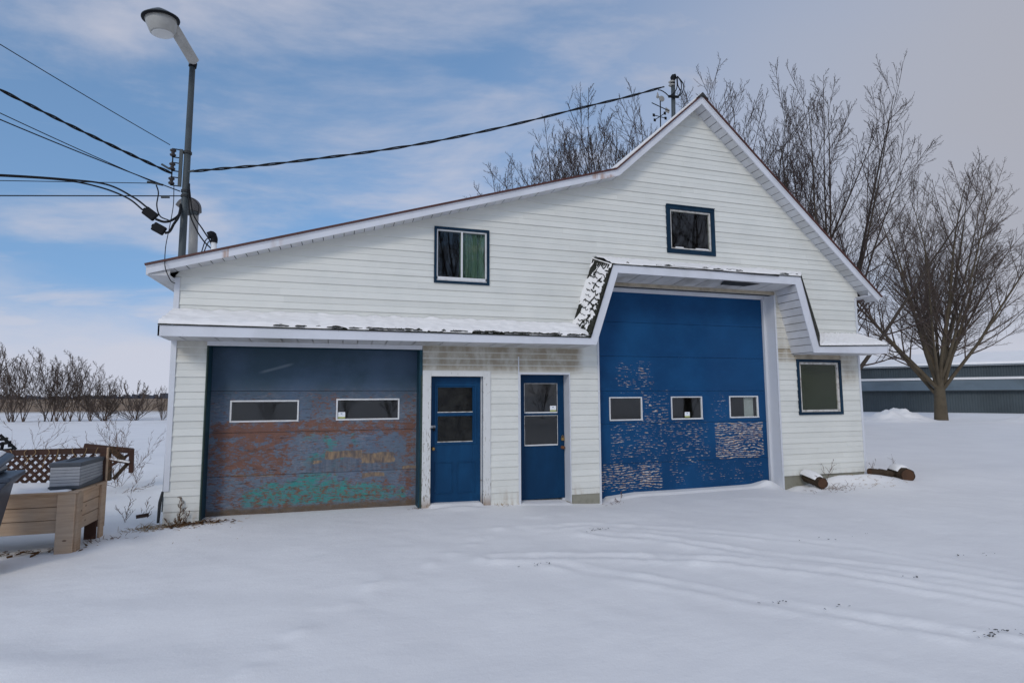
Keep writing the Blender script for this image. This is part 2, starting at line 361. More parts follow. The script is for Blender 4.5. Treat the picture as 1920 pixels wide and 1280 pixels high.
def streaks(w, co, sx, sz, dist=1.2, detail=4, rough=.6, seed=0.):
    s = w.n('ShaderNodeSeparateXYZ', ins={0: co}); x, y, z = s.outputs
    return w.noise(w.vec(w.m('MULTIPLY', x, sx), seed, w.m('MULTIPLY', z, sz)), 1., detail, rough, dist)
def m_garage():
    m, w, b = mat('peeling_blue_door_paint', (.1,.15,.25), .55, .18); co = objco(w)
    s = w.n('ShaderNodeSeparateXYZ', ins={0: co}); x, y, z = s.outputs
    low = w.m('SUBTRACT', 1., w.ss(z, 1.72, 1.98))      # weather reaches the lower sections
    big = w.noise(co, 1.1, 5, .6)
    c = w.mix(w.ss(z, 1.4, 2.1), (.125,.160,.205), (.036,.066,.095))  # darker top: shade under the pent roof put into the base colour
    c = w.mix(w.m('MULTIPLY', w.ss(big, .4, .65), .45), c, (.085,.13,.215))
    # greyed lilac primer in flaky horizontal grain
    pr = w.m('MULTIPLY', w.ss(streaks(w, co, 11, 75, .8), .51, .58), w.m('MULTIPLY', low, w.ss(w.noise(co, 1.7, 4), .36, .58)))
    c = w.mix(w.m('MULTIPLY', pr, .6), c, (.235,.235,.265))
    # teal undercoat: sweep from lower left up to the right + middle spots
    tz = w.m('SUBTRACT', z, w.m('ADD', w.m('MULTIPLY', w.m('ABSOLUTE', w.m('SUBTRACT', x, -.35)), -.33), .56))
    tnoise = w.m('MULTIPLY', w.m('SUBTRACT', w.noise(w.scale(co, (1.,1,1.8)), 2.6, 6, .65), .5), 1.3)
    teal = w.m('SUBTRACT', 1., w.ss(w.m('ADD', tz, tnoise), .02, .10))
    teal = w.m('MULTIPLY', teal, boxm(w, x, z, -1.35, 1.08, .14, .585, .04))
    t2 = w.m('MULTIPLY', boxm(w, x, z, -.45, .25, .72, 1.22, .14), w.ss(w.noise(w.scale(co, (1,1,1.6)), 3.4, 5), .50, .58))
    teal = w.m('MAXIMUM', teal, t2)
    tstr = w.lin(w.ss(streaks(w, co, 9, 55, .9, seed=4.), .42, .56), 0, 1, .25, 1.)
    c = w.mix(w.m('MULTIPLY', w.m('MULTIPLY', teal, tstr), .9), c, w.mix(w.noise(co, 7, 4), (.02,.19,.175), (.045,.31,.265)))
    # rust-orange old paint in flecks
    oz = addall(w, [w.m('MULTIPLY', boxm(w, x, z, -1.8, 1.2, 1.18, 1.40, .06), .075), w.m('MULTIPLY', boxm(w, x, z, -1.85, -.7, .55, 1.3, .2), .07),
                    w.m('MULTIPLY', boxm(w, x, z, 1.0, 1.25, .3, 1.9, .06), .045), w.m('MULTIPLY', boxm(w, x, z, -.45, .0, 1.2, 1.9, .08), .035),
                    w.m('MULTIPLY', boxm(w, x, z, -1.8, 1.2, .02, .45, .1), .05), w.m('MULTIPLY', boxm(w, x, z, -1.8, 1.2, .5, 1.3, .1), .02)])
    og = w.m('ADD', w.m('ADD', w.m('MULTIPLY', w.noise(w.scale(co, (1.,1,1.7)), 7.5, 8, .8), .62), w.m('MULTIPLY', streaks(w, co, 14, 70, 1.1, seed=8.), .38)), oz)
    orange = w.m('MULTIPLY', w.ss(og, .548, .59), low)
    c = w.mix(w.m('MULTIPLY', orange, .88), c, w.mix(w.noise(co, 9, 4), (.10,.052,.040), (.27,.115,.062)))
    dk = w.m('MULTIPLY', w.ss(streaks(w, co, 6, 60, 1.4, seed=15.), .60, .64), low)
    c = w.mix(w.m('MULTIPLY', dk, .75), c, (.045,.035,.035))
    # bare plywood where the veneer has come away
    jag = w.m('MULTIPLY', w.m('SUBTRACT', w.noise(w.scale(co, (.7,1,2)), 4.5, 4, .5), .5), .13)
    zz, xx = w.m('ADD', z, jag), w.m('ADD', x, w.m('MULTIPLY', jag, 1.2))
    bare = w.m('MAXIMUM', boxm(w, xx, zz, -.18, .36, .80, .93, .012), boxm(w, xx, zz, .36, .88, .72, .875, .012))
    bare = w.m('MAXIMUM', bare, boxm(w, xx, zz, .38, .72, .49, .57, .01))
    bare = w.m('MAXIMUM', bare, boxm(w, xx, zz, -.36, -.25, .735, .79, .01))
    bare = w.m('MAXIMUM', bare, boxm(w, xx, zz, 1.0, 1.22, .60, .635, .01))
    bare = w.m('MAXIMUM', bare, boxm(w, xx, zz, -1.5, -.9, .585, .60, .008))
    bc = w.mix(w.ss(w.noise(w.scale(co, (3,1,1)), 5, 5, .6), .35, .65), (.12,.10,.095), (.29,.205,.13))
    grey = boxm(w, xx, zz, -.45, .95, .60, .84, .03)
    c = w.mix(w.m('MULTIPLY', grey, .4), c, w.mix(w.ss(w.noise(w.scale(co, (9,1,.6)), 2, 4), .4, .6), (.06,.07,.09), (.14,.14,.155)))
    c = w.mix(bare, c, bc)
    # rotten bottom edge
    bot = w.m('SUBTRACT', 1., w.ss(w.m('ADD', z, w.m('MULTIPLY', jag, .8)), .08, .15))
    c = w.mix(w.m('MULTIPLY', bot, .85), c, w.mix(w.noise(w.scale(co, (2,1,6)), 4, 5), (.06,.045,.03), (.20,.14,.09)))
    # a pale scuff on the top section
    sc_ = w.m('ADD', w.m('SUBTRACT', z, 2.22), w.m('MULTIPLY', w.m('ADD', x, .9), -.30))
    scuff = w.m('MULTIPLY', w.m('SUBTRACT', 1., w.ss(w.m('ABSOLUTE', sc_), .0, .035)), boxm(w, x, z, -1.15, -.72, 2.1, 2.35, .06))
    c = w.mix(w.m('MULTIPLY', scuff, .22), c, (.4,.45,.5))
    w.put(b, 'Base Color', c)
    w.put(b, 'Roughness', w.lin(low, 0, 1, .45, .8))
    hh = w.m('ADD', w.m('SUBTRACT', 1., w.m('MAXIMUM', bare, w.m('MULTIPLY', orange, .5))), w.m('MULTIPLY', streaks(w, co, 10, 70, .8), w.m('MULTIPLY', low, .8)))
    bump(w, b, hh, .003, .8)
    return m
M['garage'] = m_garage()
def m_bigdoor():
    m, w, b = mat('flaking_deep_blue_paint', (.012,.075,.20), .5, .14); co = objco(w)
    s = w.n('ShaderNodeSeparateXYZ', ins={0: co}); x, y, z = s.outputs
    c = w.mix(w.ss(w.noise(co, .9, 5, .6), .35, .7), (.005,.048,.135), (.008,.070,.185))
    c = w.mix(w.m('MULTIPLY', w.ss(w.noise(w.scale(co, (1,1,2)), 6, 5, .7), .5, .8), .3), c, (.02,.11,.27))
    fade = w.m('MULTIPLY', boxm(w, x, z, 6.9, 8.3, 1.25, 3.2, .15), .25)
    c = w.mix(fade, c, (.015,.07,.18))
    B_ = lambda a, b, c_, d, e, k: w.m('MULTIPLY', boxm(w, x, z, a, b, c_, d, e), k)
    dens = addall(w, [B_(4.75,5.93,.50,1.26,.06,.075), B_(4.45,5.80,.04,.50,.05,.150), B_(5.95,6.85,.50,1.26,.05,.070), B_(6.99,8.12,.535,1.235,.02,.170),
                      B_(5.42,5.95,1.25,1.85,.08,.080), B_(4.95,5.60,1.85,2.35,.12,.070), B_(5.9,8.1,.08,.5,.1,.035), B_(4.6,6.6,1.8,2.5,.3,.012), B_(6.9,7.3,1.3,1.8,.1,.04)])
    lf = w.noise(w.scale(co, (.45,1,1.2)), 2.2, 3, .5)
    lines_ = w.m('MULTIPLY', w.m('SINE', w.m('ADD', w.m('MULTIPLY', z, 150.), w.m('MULTIPLY', lf, 42.))), .095)
    brk = w.noise(w.vec(w.m('MULTIPLY', x, 11.), 3., w.m('MULTIPLY', w.m('ADD', z, w.m('MULTIPLY', lf, .12)), 58.)), 1., 4, .66, .35)
    patch = w.m('MULTIPLY', w.m('SUBTRACT', w.noise(w.scale(co, (1,1,1.4)), 3.0, 5, .65), .5), .42)
    fl = addall(w, [patch, brk, lines_, dens])
    flake = w.m('MULTIPLY', w.ss(fl, .715, .738), w.ss(dens, .010, .03))
    c = w.mix(w.m('MULTIPLY', flake, .92), c, w.mix(w.ss(w.noise(co, 16, 4), .4, .6), (.40,.265,.18), (.60,.54,.49)))
    # stray chips and pinholes
    chips = w.m('MULTIPLY', w.ss(w.noise(co, 19, 2, .5), .775, .80), w.ss(z, .9, 1.5))
    c = w.mix(w.m('MULTIPLY', chips, .7), c, (.35,.40,.46))
    lines = w.m('MULTIPLY', w.ss(streaks(w, co, 1.2, 90, .2, seed=3.), .70, .73), .25)
    c = w.mix(lines, c, (.05,.07,.16))
    w.put(b, 'Base Color', c); w.put(b, 'Roughness', w.lin(flake, 0, 1, .45, .8))
    bump(w, b, w.m('SUBTRACT', w.m('MULTIPLY', w.noise(co, 18, 4), .3), flake), .002, .7)
    return m
M['bigdoor'] = m_bigdoor()
def m_bluepaint(name, a, bcol):
    m, w, b = mat(name, a, .45, .16); co = objco(w)
    c = w.mix(w.ss(w.noise(w.scale(co, (1,1,.4)), 3, 5, .6), .4, .7), a, bcol)
    c = w.mix(w.m('MULTIPLY', w.ss(w.noise(w.scale(co, (1,1,.35)), 17, 4, .6), .70, .78), .5), c, (.12,.2,.3))
    w.put(b, 'Base Color', c); bump(w, b, w.noise(w.scale(co, (3,1,.5)), 22, 4), .0012, .5)
    return m
M['doorblue'] = m_bluepaint('blue_door_paint', (.004,.042,.110), (.006,.060,.150))
M['doorblue2'] = m_bluepaint('blue_door_paint_second', (.003,.032,.085), (.004,.042,.108))
M['bluetrim'] = m_bluepaint('blue_window_trim', (.005,.022,.044), (.009,.034,.064))
M['jambblue'] = m_bluepaint('blue_jamb', (.010,.040,.065), (.020,.065,.085))
def m_peelwhite():
    m, w, b = mat('peeling_white_casing', (.7,.7,.68), .55, .3); co = objco(w)
    s = w.n('ShaderNodeSeparateXYZ', ins={0: co}); x, y, z = s.outputs
    c = w.mix(w.noise(co, 6, 4), (.70,.70,.69), (.60,.60,.58))
    vert = w.noise(w.vec(w.m('MULTIPLY', x, 45.), y, w.m('MULTIPLY', z, 9.)), 1., 5, .65, .6)
    rgn = w.m('MULTIPLY', boxm(w, x, z, 1.25, 1.43, .3, 1.35, .2), .10)
    rgn = w.m('ADD', rgn, w.m('MULTIPLY', w.m('SUBTRACT', 1., w.ss(z, .05, .7)), .07))
    pl = w.ss(w.m('ADD', vert, rgn), .62, .66)
    c = w.mix(pl, c, w.mix(w.noise(co, 15, 3), (.26,.24,.20), (.40,.37,.32)))
    c = w.mix(w.m('MULTIPLY', w.m('SUBTRACT', 1., w.ss(z, .0, .22)), .7), c, (.26,.16,.09))
    w.put(b, 'Base Color', c); bump(w, b, w.m('SUBTRACT', 1., pl), .002, .8)
    return m
M['peelwhite'] = m_peelwhite()
M['peelsash'] = weathered('peeling_sash', (.62,.60,.56), (.20,.14,.10), .6, 14, .8)
def m_pine():
    m, w, b = mat('pine_boards', (.42,.29,.19), .7, .25); co = objco(w)
    s = w.n('ShaderNodeSeparateXYZ', ins={0: co}); x, y, z = s.outputs; r = rnd(w)
    off = w.m('MULTIPLY', r, 31.)
    gr = w.noise(w.vec(w.m('ADD', w.m('MULTIPLY', x, 2.5), off), w.m('MULTIPLY', y, 2.5), w.m('MULTIPLY', z, 34.)), 1., 5, .6, .6)
    c = w.mix(w.ss(gr, .3, .7), (.54,.375,.245), (.40,.262,.165))
    c = w.mix(w.m('MULTIPLY', w.ss(w.noise(co, 1.7, 4), .4, .7), .5), c, (.40,.33,.265))
    kn = w.n('ShaderNodeTexVoronoi', ins={'Vector': w.vec(w.m('ADD', w.m('MULTIPLY', x, 3.2), off), w.m('MULTIPLY', y, 3.2), w.m('MULTIPLY', z, 6.)), 'Scale': 1.5})
    c = w.mix(w.m('MULTIPLY', w.m('SUBTRACT', 1., w.ss(kn.outputs['Distance'], .07, .13)), .8), c, (.11,.055,.03))
    v = w.lin(r, 0, 1, .88, 1.1); c = w.mix(1., c, w.vec(v, v, v), 'MULTIPLY')
    w.put(b, 'Base Color', c); bump(w, b, gr, .002, .6)
    return m
M['pine'] = m_pine()
def m_pinev():
    m = M['pine'].copy(); m.name = 'pine_posts'
    for nd in m.node_tree.nodes:
        pass
    return m
def m_fascia():
    m, w, b = mat('white_fascia', (.72,.73,.77), .36, .45); co = objco(w)
    s = w.n('ShaderNodeSeparateXYZ', ins={0: co}); x, y, z = s.outputs
    c = w.mix(w.ss(w.noise(w.scale(co, (1,1,.5)), 2, 5), .4, .7), (.66,.67,.71), (.58,.59,.62))
    run = w.noise(w.vec(w.m('MULTIPLY', x, 9.), 0., w.m('MULTIPLY', z, 2.)), 1.5, 4)
    a = w.m('MULTIPLY', boxm(w, x, z, -1.585, -1.575, 3.7, 4.1, .012), 1.1)
    a = w.m('ADD', a, w.m('MULTIPLY', boxm(w, x, z, -1.64, -1.60, 3.7, 3.87, .03), .8))
    a = w.m('ADD', a, w.m('MULTIPLY', boxm(w, x, z, 4.2, 4.66, 5.60, 5.72, .03), .6))
    a = w.m('ADD', a, w.m('MULTIPLY', boxm(w, x, z, -1.0, -.86, 3.9, 4.2, .04), .25))
    c = w.mix(w.m('MULTIPLY', a, w.ss(run, .35, .6), clamp=True), c, (.35,.15,.05))
    c = w.mix(w.m('MULTIPLY', w.ss(w.noise(co, 45, 2), .74, .76), .6), c, (.2,.18,.16))
    w.put(b, 'Base Color', c)
    return m
M['fascia'] = m_fascia()
M['sashwhite'] = weathered('white_sash', (.72,.72,.72), (.5,.48,.45), .45, 10, .5)
def m_sticker():
    m, w, b = mat('window_sticker', (.8,.8,.8), .5, .3); co = w.n('ShaderNodeTexCoord').outputs['Generated']
    s = w.n('ShaderNodeSeparateXYZ', ins={0: co}); x, y, z = s.outputs
    c = w.mix(w.m('GREATER_THAN', z, .26), (.42,.44,.14), (.82,.84,.86))
    lg = w.m('MULTIPLY', boxm(w, x, z, .38, .62, .66, .86, .02), w.ss(w.noise(co, 14, 2), .42, .5))
    c = w.mix(lg, c, (.03,.12,.22))
    tx = w.m('MULTIPLY', boxm(w, x, z, .2, .8, .40, .58, .02), w.ss(w.noise(w.scale(co, (6,1,20)), 3, 2), .5, .56))
    c = w.mix(w.m('MULTIPLY', tx, .5), c, (.2,.22,.25))
    w.put(b, 'Base Color', c); return m
M['sticker'] = m_sticker()
M['logmat'] = M['log']

# ------------------------------------------------------------------ ground
def axis(lo, hi, fine, far_lo, far_hi, g=1.12):
    a = list(np.arange(lo, hi+1e-6, fine))
    s = fine; x = a[-1]
    while x < far_hi: s *= g; x += s; a.append(x)
    s = fine; x = a[0]; pre = []
    while x > far_lo: s *= g; x -= s; pre.append(x)
    return np.array(pre[::-1]+a)
track_px = [([(1020,990),(1100,985),(1300,995),(1600,1025),(1900,1075),(2300,1150)], .9),
            ([(1110,1000),(1250,1010),(1420,1040),(1620,1062),(1900,1100),(2300,1160)], .8),
            ([(925,1050),(1010,1047),(1150,1042),(1350,1052),(1560,1075),(1900,1128),(2300,1200)], .9),
            ([(1040,1058),(1180,1085),(1400,1125),(1600,1158),(1900,1205),(2300,1280)], .9),
            ([(1480,1030),(1620,1042),(1900,1066)], .3)]
TR = [([tuple(G(*p))[:2] for p in t], k) for t, k in track_px]
FP = [G(*p) for p in ((1010,968),(985,985),(940,992),(905,1010),(880,1022),(846,1040),(800,1060),(770,1085),(715,1096),(690,1105),(640,1140),(606,1148),(560,1190),(520,1215),(470,1262),(330,1300))]
def segd(px, py, a, b):
    ax, ay = a; bx, by = b; vx, vy = bx-ax, by-ay; L = vx*vx+vy*vy
    t = np.clip(((px-ax)*vx+(py-ay)*vy)/L, 0, 1)
    return np.hypot(px-(ax+t*vx), py-(ay+t*vy)), t
def gauss(x, y, cx, cy, sx, sy=None):
    sy = sy or sx; return np.exp(-((x-cx)/sx)**2-((y-cy)/sy)**2)
def hg(x, y):
    x = np.asarray(x, float); y = np.asarray(y, float)
    near = np.exp(-((x-4)/22)**4-((y+2)/16)**4)
    h = .045*fbm(x*.35, y*.35)*near + .018*fbm(x*1.4+3, y*1.1, 3)*near
    h = h + .16*fbm(x*.05, y*.05, 3)*(1-near) 
    h = h + .006*fbm(x*5, y*5, 3)*near
    # wind ripples lower left
    h = h + .020*np.sin((x*1.2+y*2.6)*2.2+2*fbm(x, y, 2))*gauss(x, y, -2.2, -4.2, 1.6, 1.2)
    # level against the wall
    wl = np.exp(-(np.maximum(np.abs(y+.05)-.1, 0)/.7)**2)
    want = np.interp(x, [-4,-2.3,-1.8,1.2,2.4,3.8,4.4,5.2,8.0,8.35,8.6,9.2,10.4,11.5], [0,0,.035,.02,0,-.065,-.095,-.02,-.02,-.10,-.05,.03,.08,.05])
    h = h*(1-wl*.7) + want*wl
    # drifts inside the recesses
    rec = ((x > 1.42) & (x < 2.27) & (y > -.12)) * .05 + ((x > 2.93) & (x < 3.81) & (y > -.12)) * .02 + ((x > 4.6) & (x < 8.28) & (y > .02))*.03
    h = h + rec
    h = h + .10*gauss(x, y, 8.05, .12, .22, .2) + .05*gauss(x, y, 8.55, -.12, .16, .15)
    h = h + .12*gauss(x, y, 9.45, -.22, .45, .2) + .09*gauss(x, y, 10.2, -.25, .5, .3) + .06*gauss(x, y, 8.62, -.42, .16)
    h = h + .06*gauss(x, y, -2.6, -.9, .25) - .05*gauss(x, y, -4.2, -.75, 1.0, .4) + .05*gauss(x, y, 1.85, -.25, .35, .15)
    # wheel tracks: pressed lane between low fluffy rims
    for pts, k in TR:
        d = np.full(x.shape, 9.)
        for a, b in zip(pts[:-1], pts[1:]):
            dd, t = segd(x, y, a, b); d = np.minimum(d, dd)
        n = 1 + 1.6*fbm(x*3.5, y*3.5, 3)
        kk_ = 1.35*k*np.clip(1.2-(x-2.2)/5.0, .10, 1)*(.55+.9*np.clip(.5+1.4*fbm(x*.8+k*9, y*.8, 2), 0, 1))
        h = h + kk_*(.012*np.exp(-((d-.13)/.07)**2)*n - .009*np.exp(-(d/.10)**2) + .012*np.exp(-(d/.26)**2) + .006*np.exp(-(d/.2)**2)*fbm(x*11, y*11, 3)*2)
    for p in FP:
        rx = x-p.x; ry = y-p.y
        h = h + .012*np.exp(-((rx+.05*N1(x*3,y*3))**2+(ry*1.3)**2)/.018)*(1+2.5*N2(x*6, y*6)) - .004*np.exp(-((rx-.1)**2+(ry+.05)**2)/.006)
    # ploughed banks by the barn and the swell the far trees stand on
    h = h + .22*gauss(x-(-22), y-35, 0, 0, 26, 4)
    return h
def hz(x, y): return float(hg(np.array([x]), np.array([y]))[0])
X = axis(-6.0, 12.4, .045, -1500, 1700); Yv = axis(-6.6, .5, .045, -900, 2400)
gx, gy = np.meshgrid(X, Yv); gz = hg(gx, gy)
nx, ny = len(X), len(Yv)
me = bpy.data.meshes.new('snow_ground')
vv = np.stack([gx.ravel(), gy.ravel(), gz.ravel()], 1)
me.vertices.add(len(vv)); me.vertices.foreach_set('co', vv.ravel())
i = np.arange((ny-1)*(nx-1)); r_ = i//(nx-1); c_ = i % (nx-1); a = r_*nx+c_
q = np.stack([a, a+1, a+1+nx, a+nx], 1)
me.loops.add(q.size); me.loops.foreach_set('vertex_index', q.ravel())
me.polygons.add(len(q)); me.polygons.foreach_set('loop_start', np.arange(len(q))*4); me.polygons.foreach_set('loop_total', np.full(len(q), 4))
me.polygons.foreach_set('use_smooth', [True]*len(q)); me.update(calc_edges=True); me.validate()
me.materials.append(M['ground'])
go = bpy.data.objects.new('snow_ground', me); col.objects.link(go); tag(go, kind='structure')

# far woods on the horizon: one low dark band with a ragged top
rg = random.Random(5)
mb = MB()
for k in range(520):
    x = -420 + k*1.9 + rg.uniform(-.8, .8); y = 640 + rg.uniform(-8, 8) + .1*x; hh = rg.uniform(2.0, 4.2) + 1.6*math.sin(k*.05)+1.2
    wd = rg.uniform(1.8, 3.2)
    mb.hexa([(x-wd,y-2,-1),(x+wd,y-2,-1),(x+wd,y+2,-1),(x-wd,y+2,-1),(x-wd*.5,y-1,hh),(x+wd*.6,y-1,hh*.9),(x+wd*.5,y+1,hh*.85),(x-wd*.4,y+1,hh*.95)])
M['wood'] = weathered('distant_wood', (.075,.082,.105), (.05,.055,.07), .95, .05, .5)
tag(mb.build('distant_wood', M['wood']), kind='stuff')

# ------------------------------------------------------------------ the garage building
B = empty('garage_building', (0,0,0), 'white clapboard garage with a steep gable and two large blue overhead doors', 'building')
XL, XR, DEPTH = -2.30, 10.39, 9.4
ROOF = [(-2.61, 3.606), (4.68, 5.844), (6.555, 7.543), (10.80, 3.795)]
def roofz(x): return float(np.interp(x, [p[0] for p in ROOF], [p[1] for p in ROOF]))
def wall_bounds(z):
    zz = z + .11
    def inv(p, q): return p[0] + (zz-p[1])*(q[0]-p[0])/(q[1]-p[1])
    if zz <= roofz(XL): l = XL
    elif zz <= ROOF[1][1]: l = inv(ROOF[0], ROOF[1])
    else: l = inv(ROOF[1], ROOF[2])
    r = XR if z < 3.76 else min(10.475, inv(ROOF[2], ROOF[3]))
    return l, r
OPEN = [(-1.845, 1.273, -1, 2.585), (1.273, 2.402, -1, 2.185), (2.905, 3.833, -1, 2.165), (4.37, 8.285, -1, 3.752),
        (8.757, 9.88, 1.362, 2.474), (1.44, 2.38, 3.625, 4.575), (5.857, 6.937, 4.447, 5.388)]
def intervals(z0, z1):
    zm = (z0+z1)/2
    (l0, r0), (l1, r1) = wall_bounds(z0), wall_bounds(z1)
    if r0-l0 < .04: return []
    cuts = sorted([(a, b) for a, b, c, d in OPEN if c < zm < d])
    out = []; s = None
    cur = (l0, l1)
    for a, b in cuts:
        if a - max(cur) > .01: out.append((cur[0], cur[1], a, a))
        cur = (b, b)
    if min(r0, r1) - max(cur) > .005 or (r0-cur[0] > .04): out.append((cur[0], cur[1], r0, max(r1, cur[1]+.001)))
    return out
courses = []
z = .083-.1041
while z < 2.95: courses.append((z, z+.1041)); z += .1041
z = courses[-1][1]; stp = .1028
while z < 7.42: courses.append((z, z+stp)); z += stp
def split_z(z0, z1):
    zs = sorted([z0, z1]+[v for o_ in OPEN for v in (o_[2], o_[3]) if z0+.006 < v < z1-.006])
    return list(zip(zs[:-1], zs[1:]))
mw_ = MB(); rg = random.Random(11)
for k, (z0, z1) in enumerate(courses):
    zz = max(z0, -.25)
    lip = .019 if k % 2 == 0 else .010
    for (za, zb) in split_z(z0, z1):
        for (a0, a1, b0, b1) in intervals(za, zb):
            if b0 <= a0 + .01: continue
            mw_.hexa([(a0,.022,za),(b0,.022,za),(b0,.12,za),(a0,.12,za),(a1,.022,zb),(b1,.022,zb),(b1,.12,zb),(a1,.12,zb)])
            if zb < .14 and (3.8 < (a0+b0)/2 < 4.4): continue
            if zb < .19 and a0 > 8: continue
            if zb < .08 and a0 < 3: continue
            # vinyl comes in lengths of about 3.7 m: a lap joint shows where two meet
            xs = [a0]
            j = a0 + 3.66*rg.uniform(.25, 1.0)
            while j < b0-.4: xs.append(j); j += 3.66
            xs.append(b0)
            for i_, (s0, s1) in enumerate(zip(xs[:-1], xs[1:])):
                lo0, lo1 = s0, (a1 if i_ == 0 else s0); hi0, hi1 = s1, (b1 if i_ == len(xs)-2 else s1)
                if hi1 < lo1: hi1 = lo1+.001
                e = .0022*(i_ % 2); jit = rg.uniform(-.0012, .0012); tot = z1-z0
                ya = -lip*(1-(za-z0)/tot*.85)-e; yb = -lip*(1-(zb-z0)/tot*.85)-e
                mb = MB()
                mb.hexa([(lo0,ya,za+jit),(hi0,ya,za+jit),(hi0,.02,za),(lo0,.02,za),(lo1,yb,zb+.003),(hi1,yb,zb+.003),(hi1,.02,zb+.003),(lo1,.02,zb+.003)])
                mb.build('siding_board', M['siding'], B)
mw_.build('wall', M['shadowwood'], B)
# side and back walls, floor
mb = MB()
mb.box(XL, XL+.12, .12, DEPTH, -.2, 3.46); mb.box(XR-.12, XR, .12, DEPTH, -.2, 3.9)
mb.prism([(XL,DEPTH,-.2),(XR,DEPTH,-.2),(XR,DEPTH,4.05),(6.555,DEPTH,7.4),(4.68,DEPTH,5.7),(XL,DEPTH,3.5)], (0,-.1,0))
mb.build('rear_wall', M['siding'], B)
MB().box(XL+.15, XR-.15, .5, DEPTH-.12, -.05, .0).build('floor_slab', M['concrete'], B)
MB().box(XL+.15, XR-.15, .5, DEPTH-.12, 2.95, 3.02).build('upper_floor', M['shade_dark'], B)
# foundation strips
MB().box(3.835, 4.372, .002, .12, -.2, .134).build('foundation', M['concrete'], B)
MB().box(8.31, 10.38, .002, .12, -.2, .189).build('foundation', M['concrete'], B)
MB().box(9.0, 9.75, -.045, .0, .02, .165).build('foundation_slab', M['concrete'], B)
# corner posts
MB().box(-2.306, -2.236, -.026, .03, .47, 2.585).build('corner_post', M['trim'], B)
MB().box(-2.306, -2.236, -.026, .03, 2.90, 3.49).build('corner_post', M['trim'], B)
MB().box(10.355, 10.40, -.026, .03, .12, 2.57).build('corner_post', M['trim'], B)
MB().box(10.365, 10.41, -.028, .03, 2.92, 3.79).build('corner_post', M['trim'], B)
MB().box(4.366, 4.398, -.024, .10, -.12, 3.5).build('corner_post', M['trim'], B)
MB().box(2.885, 2.904, -.024, .02, .0, 2.43).build('siding_channel', M['trim'], B)
MB().tube([(-2.315,-.01,.47),(-2.335,-.03,.33),(-2.345,-.03,.05)], [.014,.022,.018], 6).build('torn_corner_flap', M['rubber'], B)

# --- main roof: slabs, fascia, soffit panels
def offs(poly, d):
    out = []
    segs = []
    for (a, b) in zip(poly[:-1], poly[1:]):
        dx_, dz_ = b[0]-a[0], b[1]-a[1]; L = math.hypot(dx_, dz_); nx_, nz_ = dz_/L, -dx_/L
        segs.append(((a[0]+nx_*d, a[1]+nz_*d), (b[0]+nx_*d, b[1]+nz_*d)))
    out.append(segs[0][0])
    for s0, s1 in zip(segs[:-1], segs[1:]):
        (x1,y1),(x2,y2) = s0; (x3,y3),(x4,y4) = s1
        den_ = (x1-x2)*(y3-y4)-(y1-y2)*(x3-x4)
        t = ((x1-x3)*(y3-y4)-(y1-y3)*(x3-x4))/den_
        out.append((x1+t*(x2-x1), y1+t*(y2-y1)))
    out.append(segs[-1][1]); return out
def strip(top, bot, i, y0, y1, name, m, bevel=0):
    a, b, c, d = top[i], top[i+1], bot[i+1], bot[i]
    mb = MB(); mb.prism([(a[0],y0,a[1]),(d[0],y0,d[1]),(c[0],y0,c[1]),(b[0],y0,b[1])], (0, y1-y0, 0))
    return mb.build(name, m, B, bevel)
RT = offs(ROOF, -.004); R0 = offs(ROOF, .024); FA = offs(ROOF, .136); SF = offs(ROOF, .126)
for i in range(3): strip(RT, R0, i, -.315, DEPTH+.2, 'roof', M['roofing'])
SN = offs(ROOF, -.03)
for i in range(3):
    ob_ = strip(SN, RT, i, -.285 if i == 1 else -.2, DEPTH+.15, 'roof_snow', M['snow'])
for i in range(3): strip(R0, FA, i, -.285, -.262, 'fascia_board', M['fascia'])
for i in range(3): strip(offs(ROOF, .001), offs(ROOF, .05), i, -.293, -.286, 'drip_edge', M['fascia'] if i else M['fascia'])
# ridge cap
MB().prism([(6.42,-.33,7.445),(6.555,-.33,7.575),(6.69,-.33,7.445),(6.555,-.33,7.50)], (0,DEPTH+.5,0)).build('ridge_cap', M['rubber'], B)
def soff(poly, i, step, m):
    a, b = Vector((poly[i][0], 0, poly[i][1])), Vector((poly[i+1][0], 0, poly[i+1][1])); L = (b-a).length; d = (b-a)/L
    n = Vector((-d.z, 0, d.x)); 
    k = int(L/step); rr = random.Random(i)
    for j in range(k):
        s0, s1 = L*j/k, L*(j+1)/k-.011
        p0, p1 = a+d*s0, a+d*s1; up = n*(.010+rr.uniform(0,.002))*(1 if n.z > 0 else -1)
        up = up if j % 2 else up*.72
        mb = MB(); y0, y1 = -.262, -.001
        base = n*(.004*(1 if n.z > 0 else -1))*(j % 2)
        q = [p0, p1, p1+up, p0+up]
        mb.prism([(p.x, y0, p.z) for p in [v+base for v in q]], (0, y1-y0, 0))
        mb.build('soffit_panel', m, B)
soff(SF, 0, .158, M['soffit']); soff(SF, 1, .158, M['soffit']); soff(SF, 2, .158, M['soffit'])
mb = MB(); S2 = offs(ROOF, .12)
for i in range(3):
    a, b, c, d = R0[i], R0[i+1], S2[i+1], S2[i]
    mb.prism([(a[0],-.262,a[1]),(d[0],-.262,d[1]),(c[0],-.262,c[1]),(b[0],-.262,b[1])], (0,.27,0))
mb.build('rake_gap_shade', M['shade_dark'], B)  # dark backing that paints the shade seen in the soffit panel gaps
MB().prism([(-2.574,-.255,3.475),(-2.307,-.255,3.475),(-2.307,-.255,3.572),(-2.574,-.255,3.49)], (0,.01,0)).build('eave_return', M['soffit_stained'], B)
MB().prism([(10.48,-.255,3.811),(10.655,-.255,3.811),(10.655,-.255,3.815),(10.48,-.255,3.93)], (0,.01,0)).build('eave_return', M['soffit'], B)
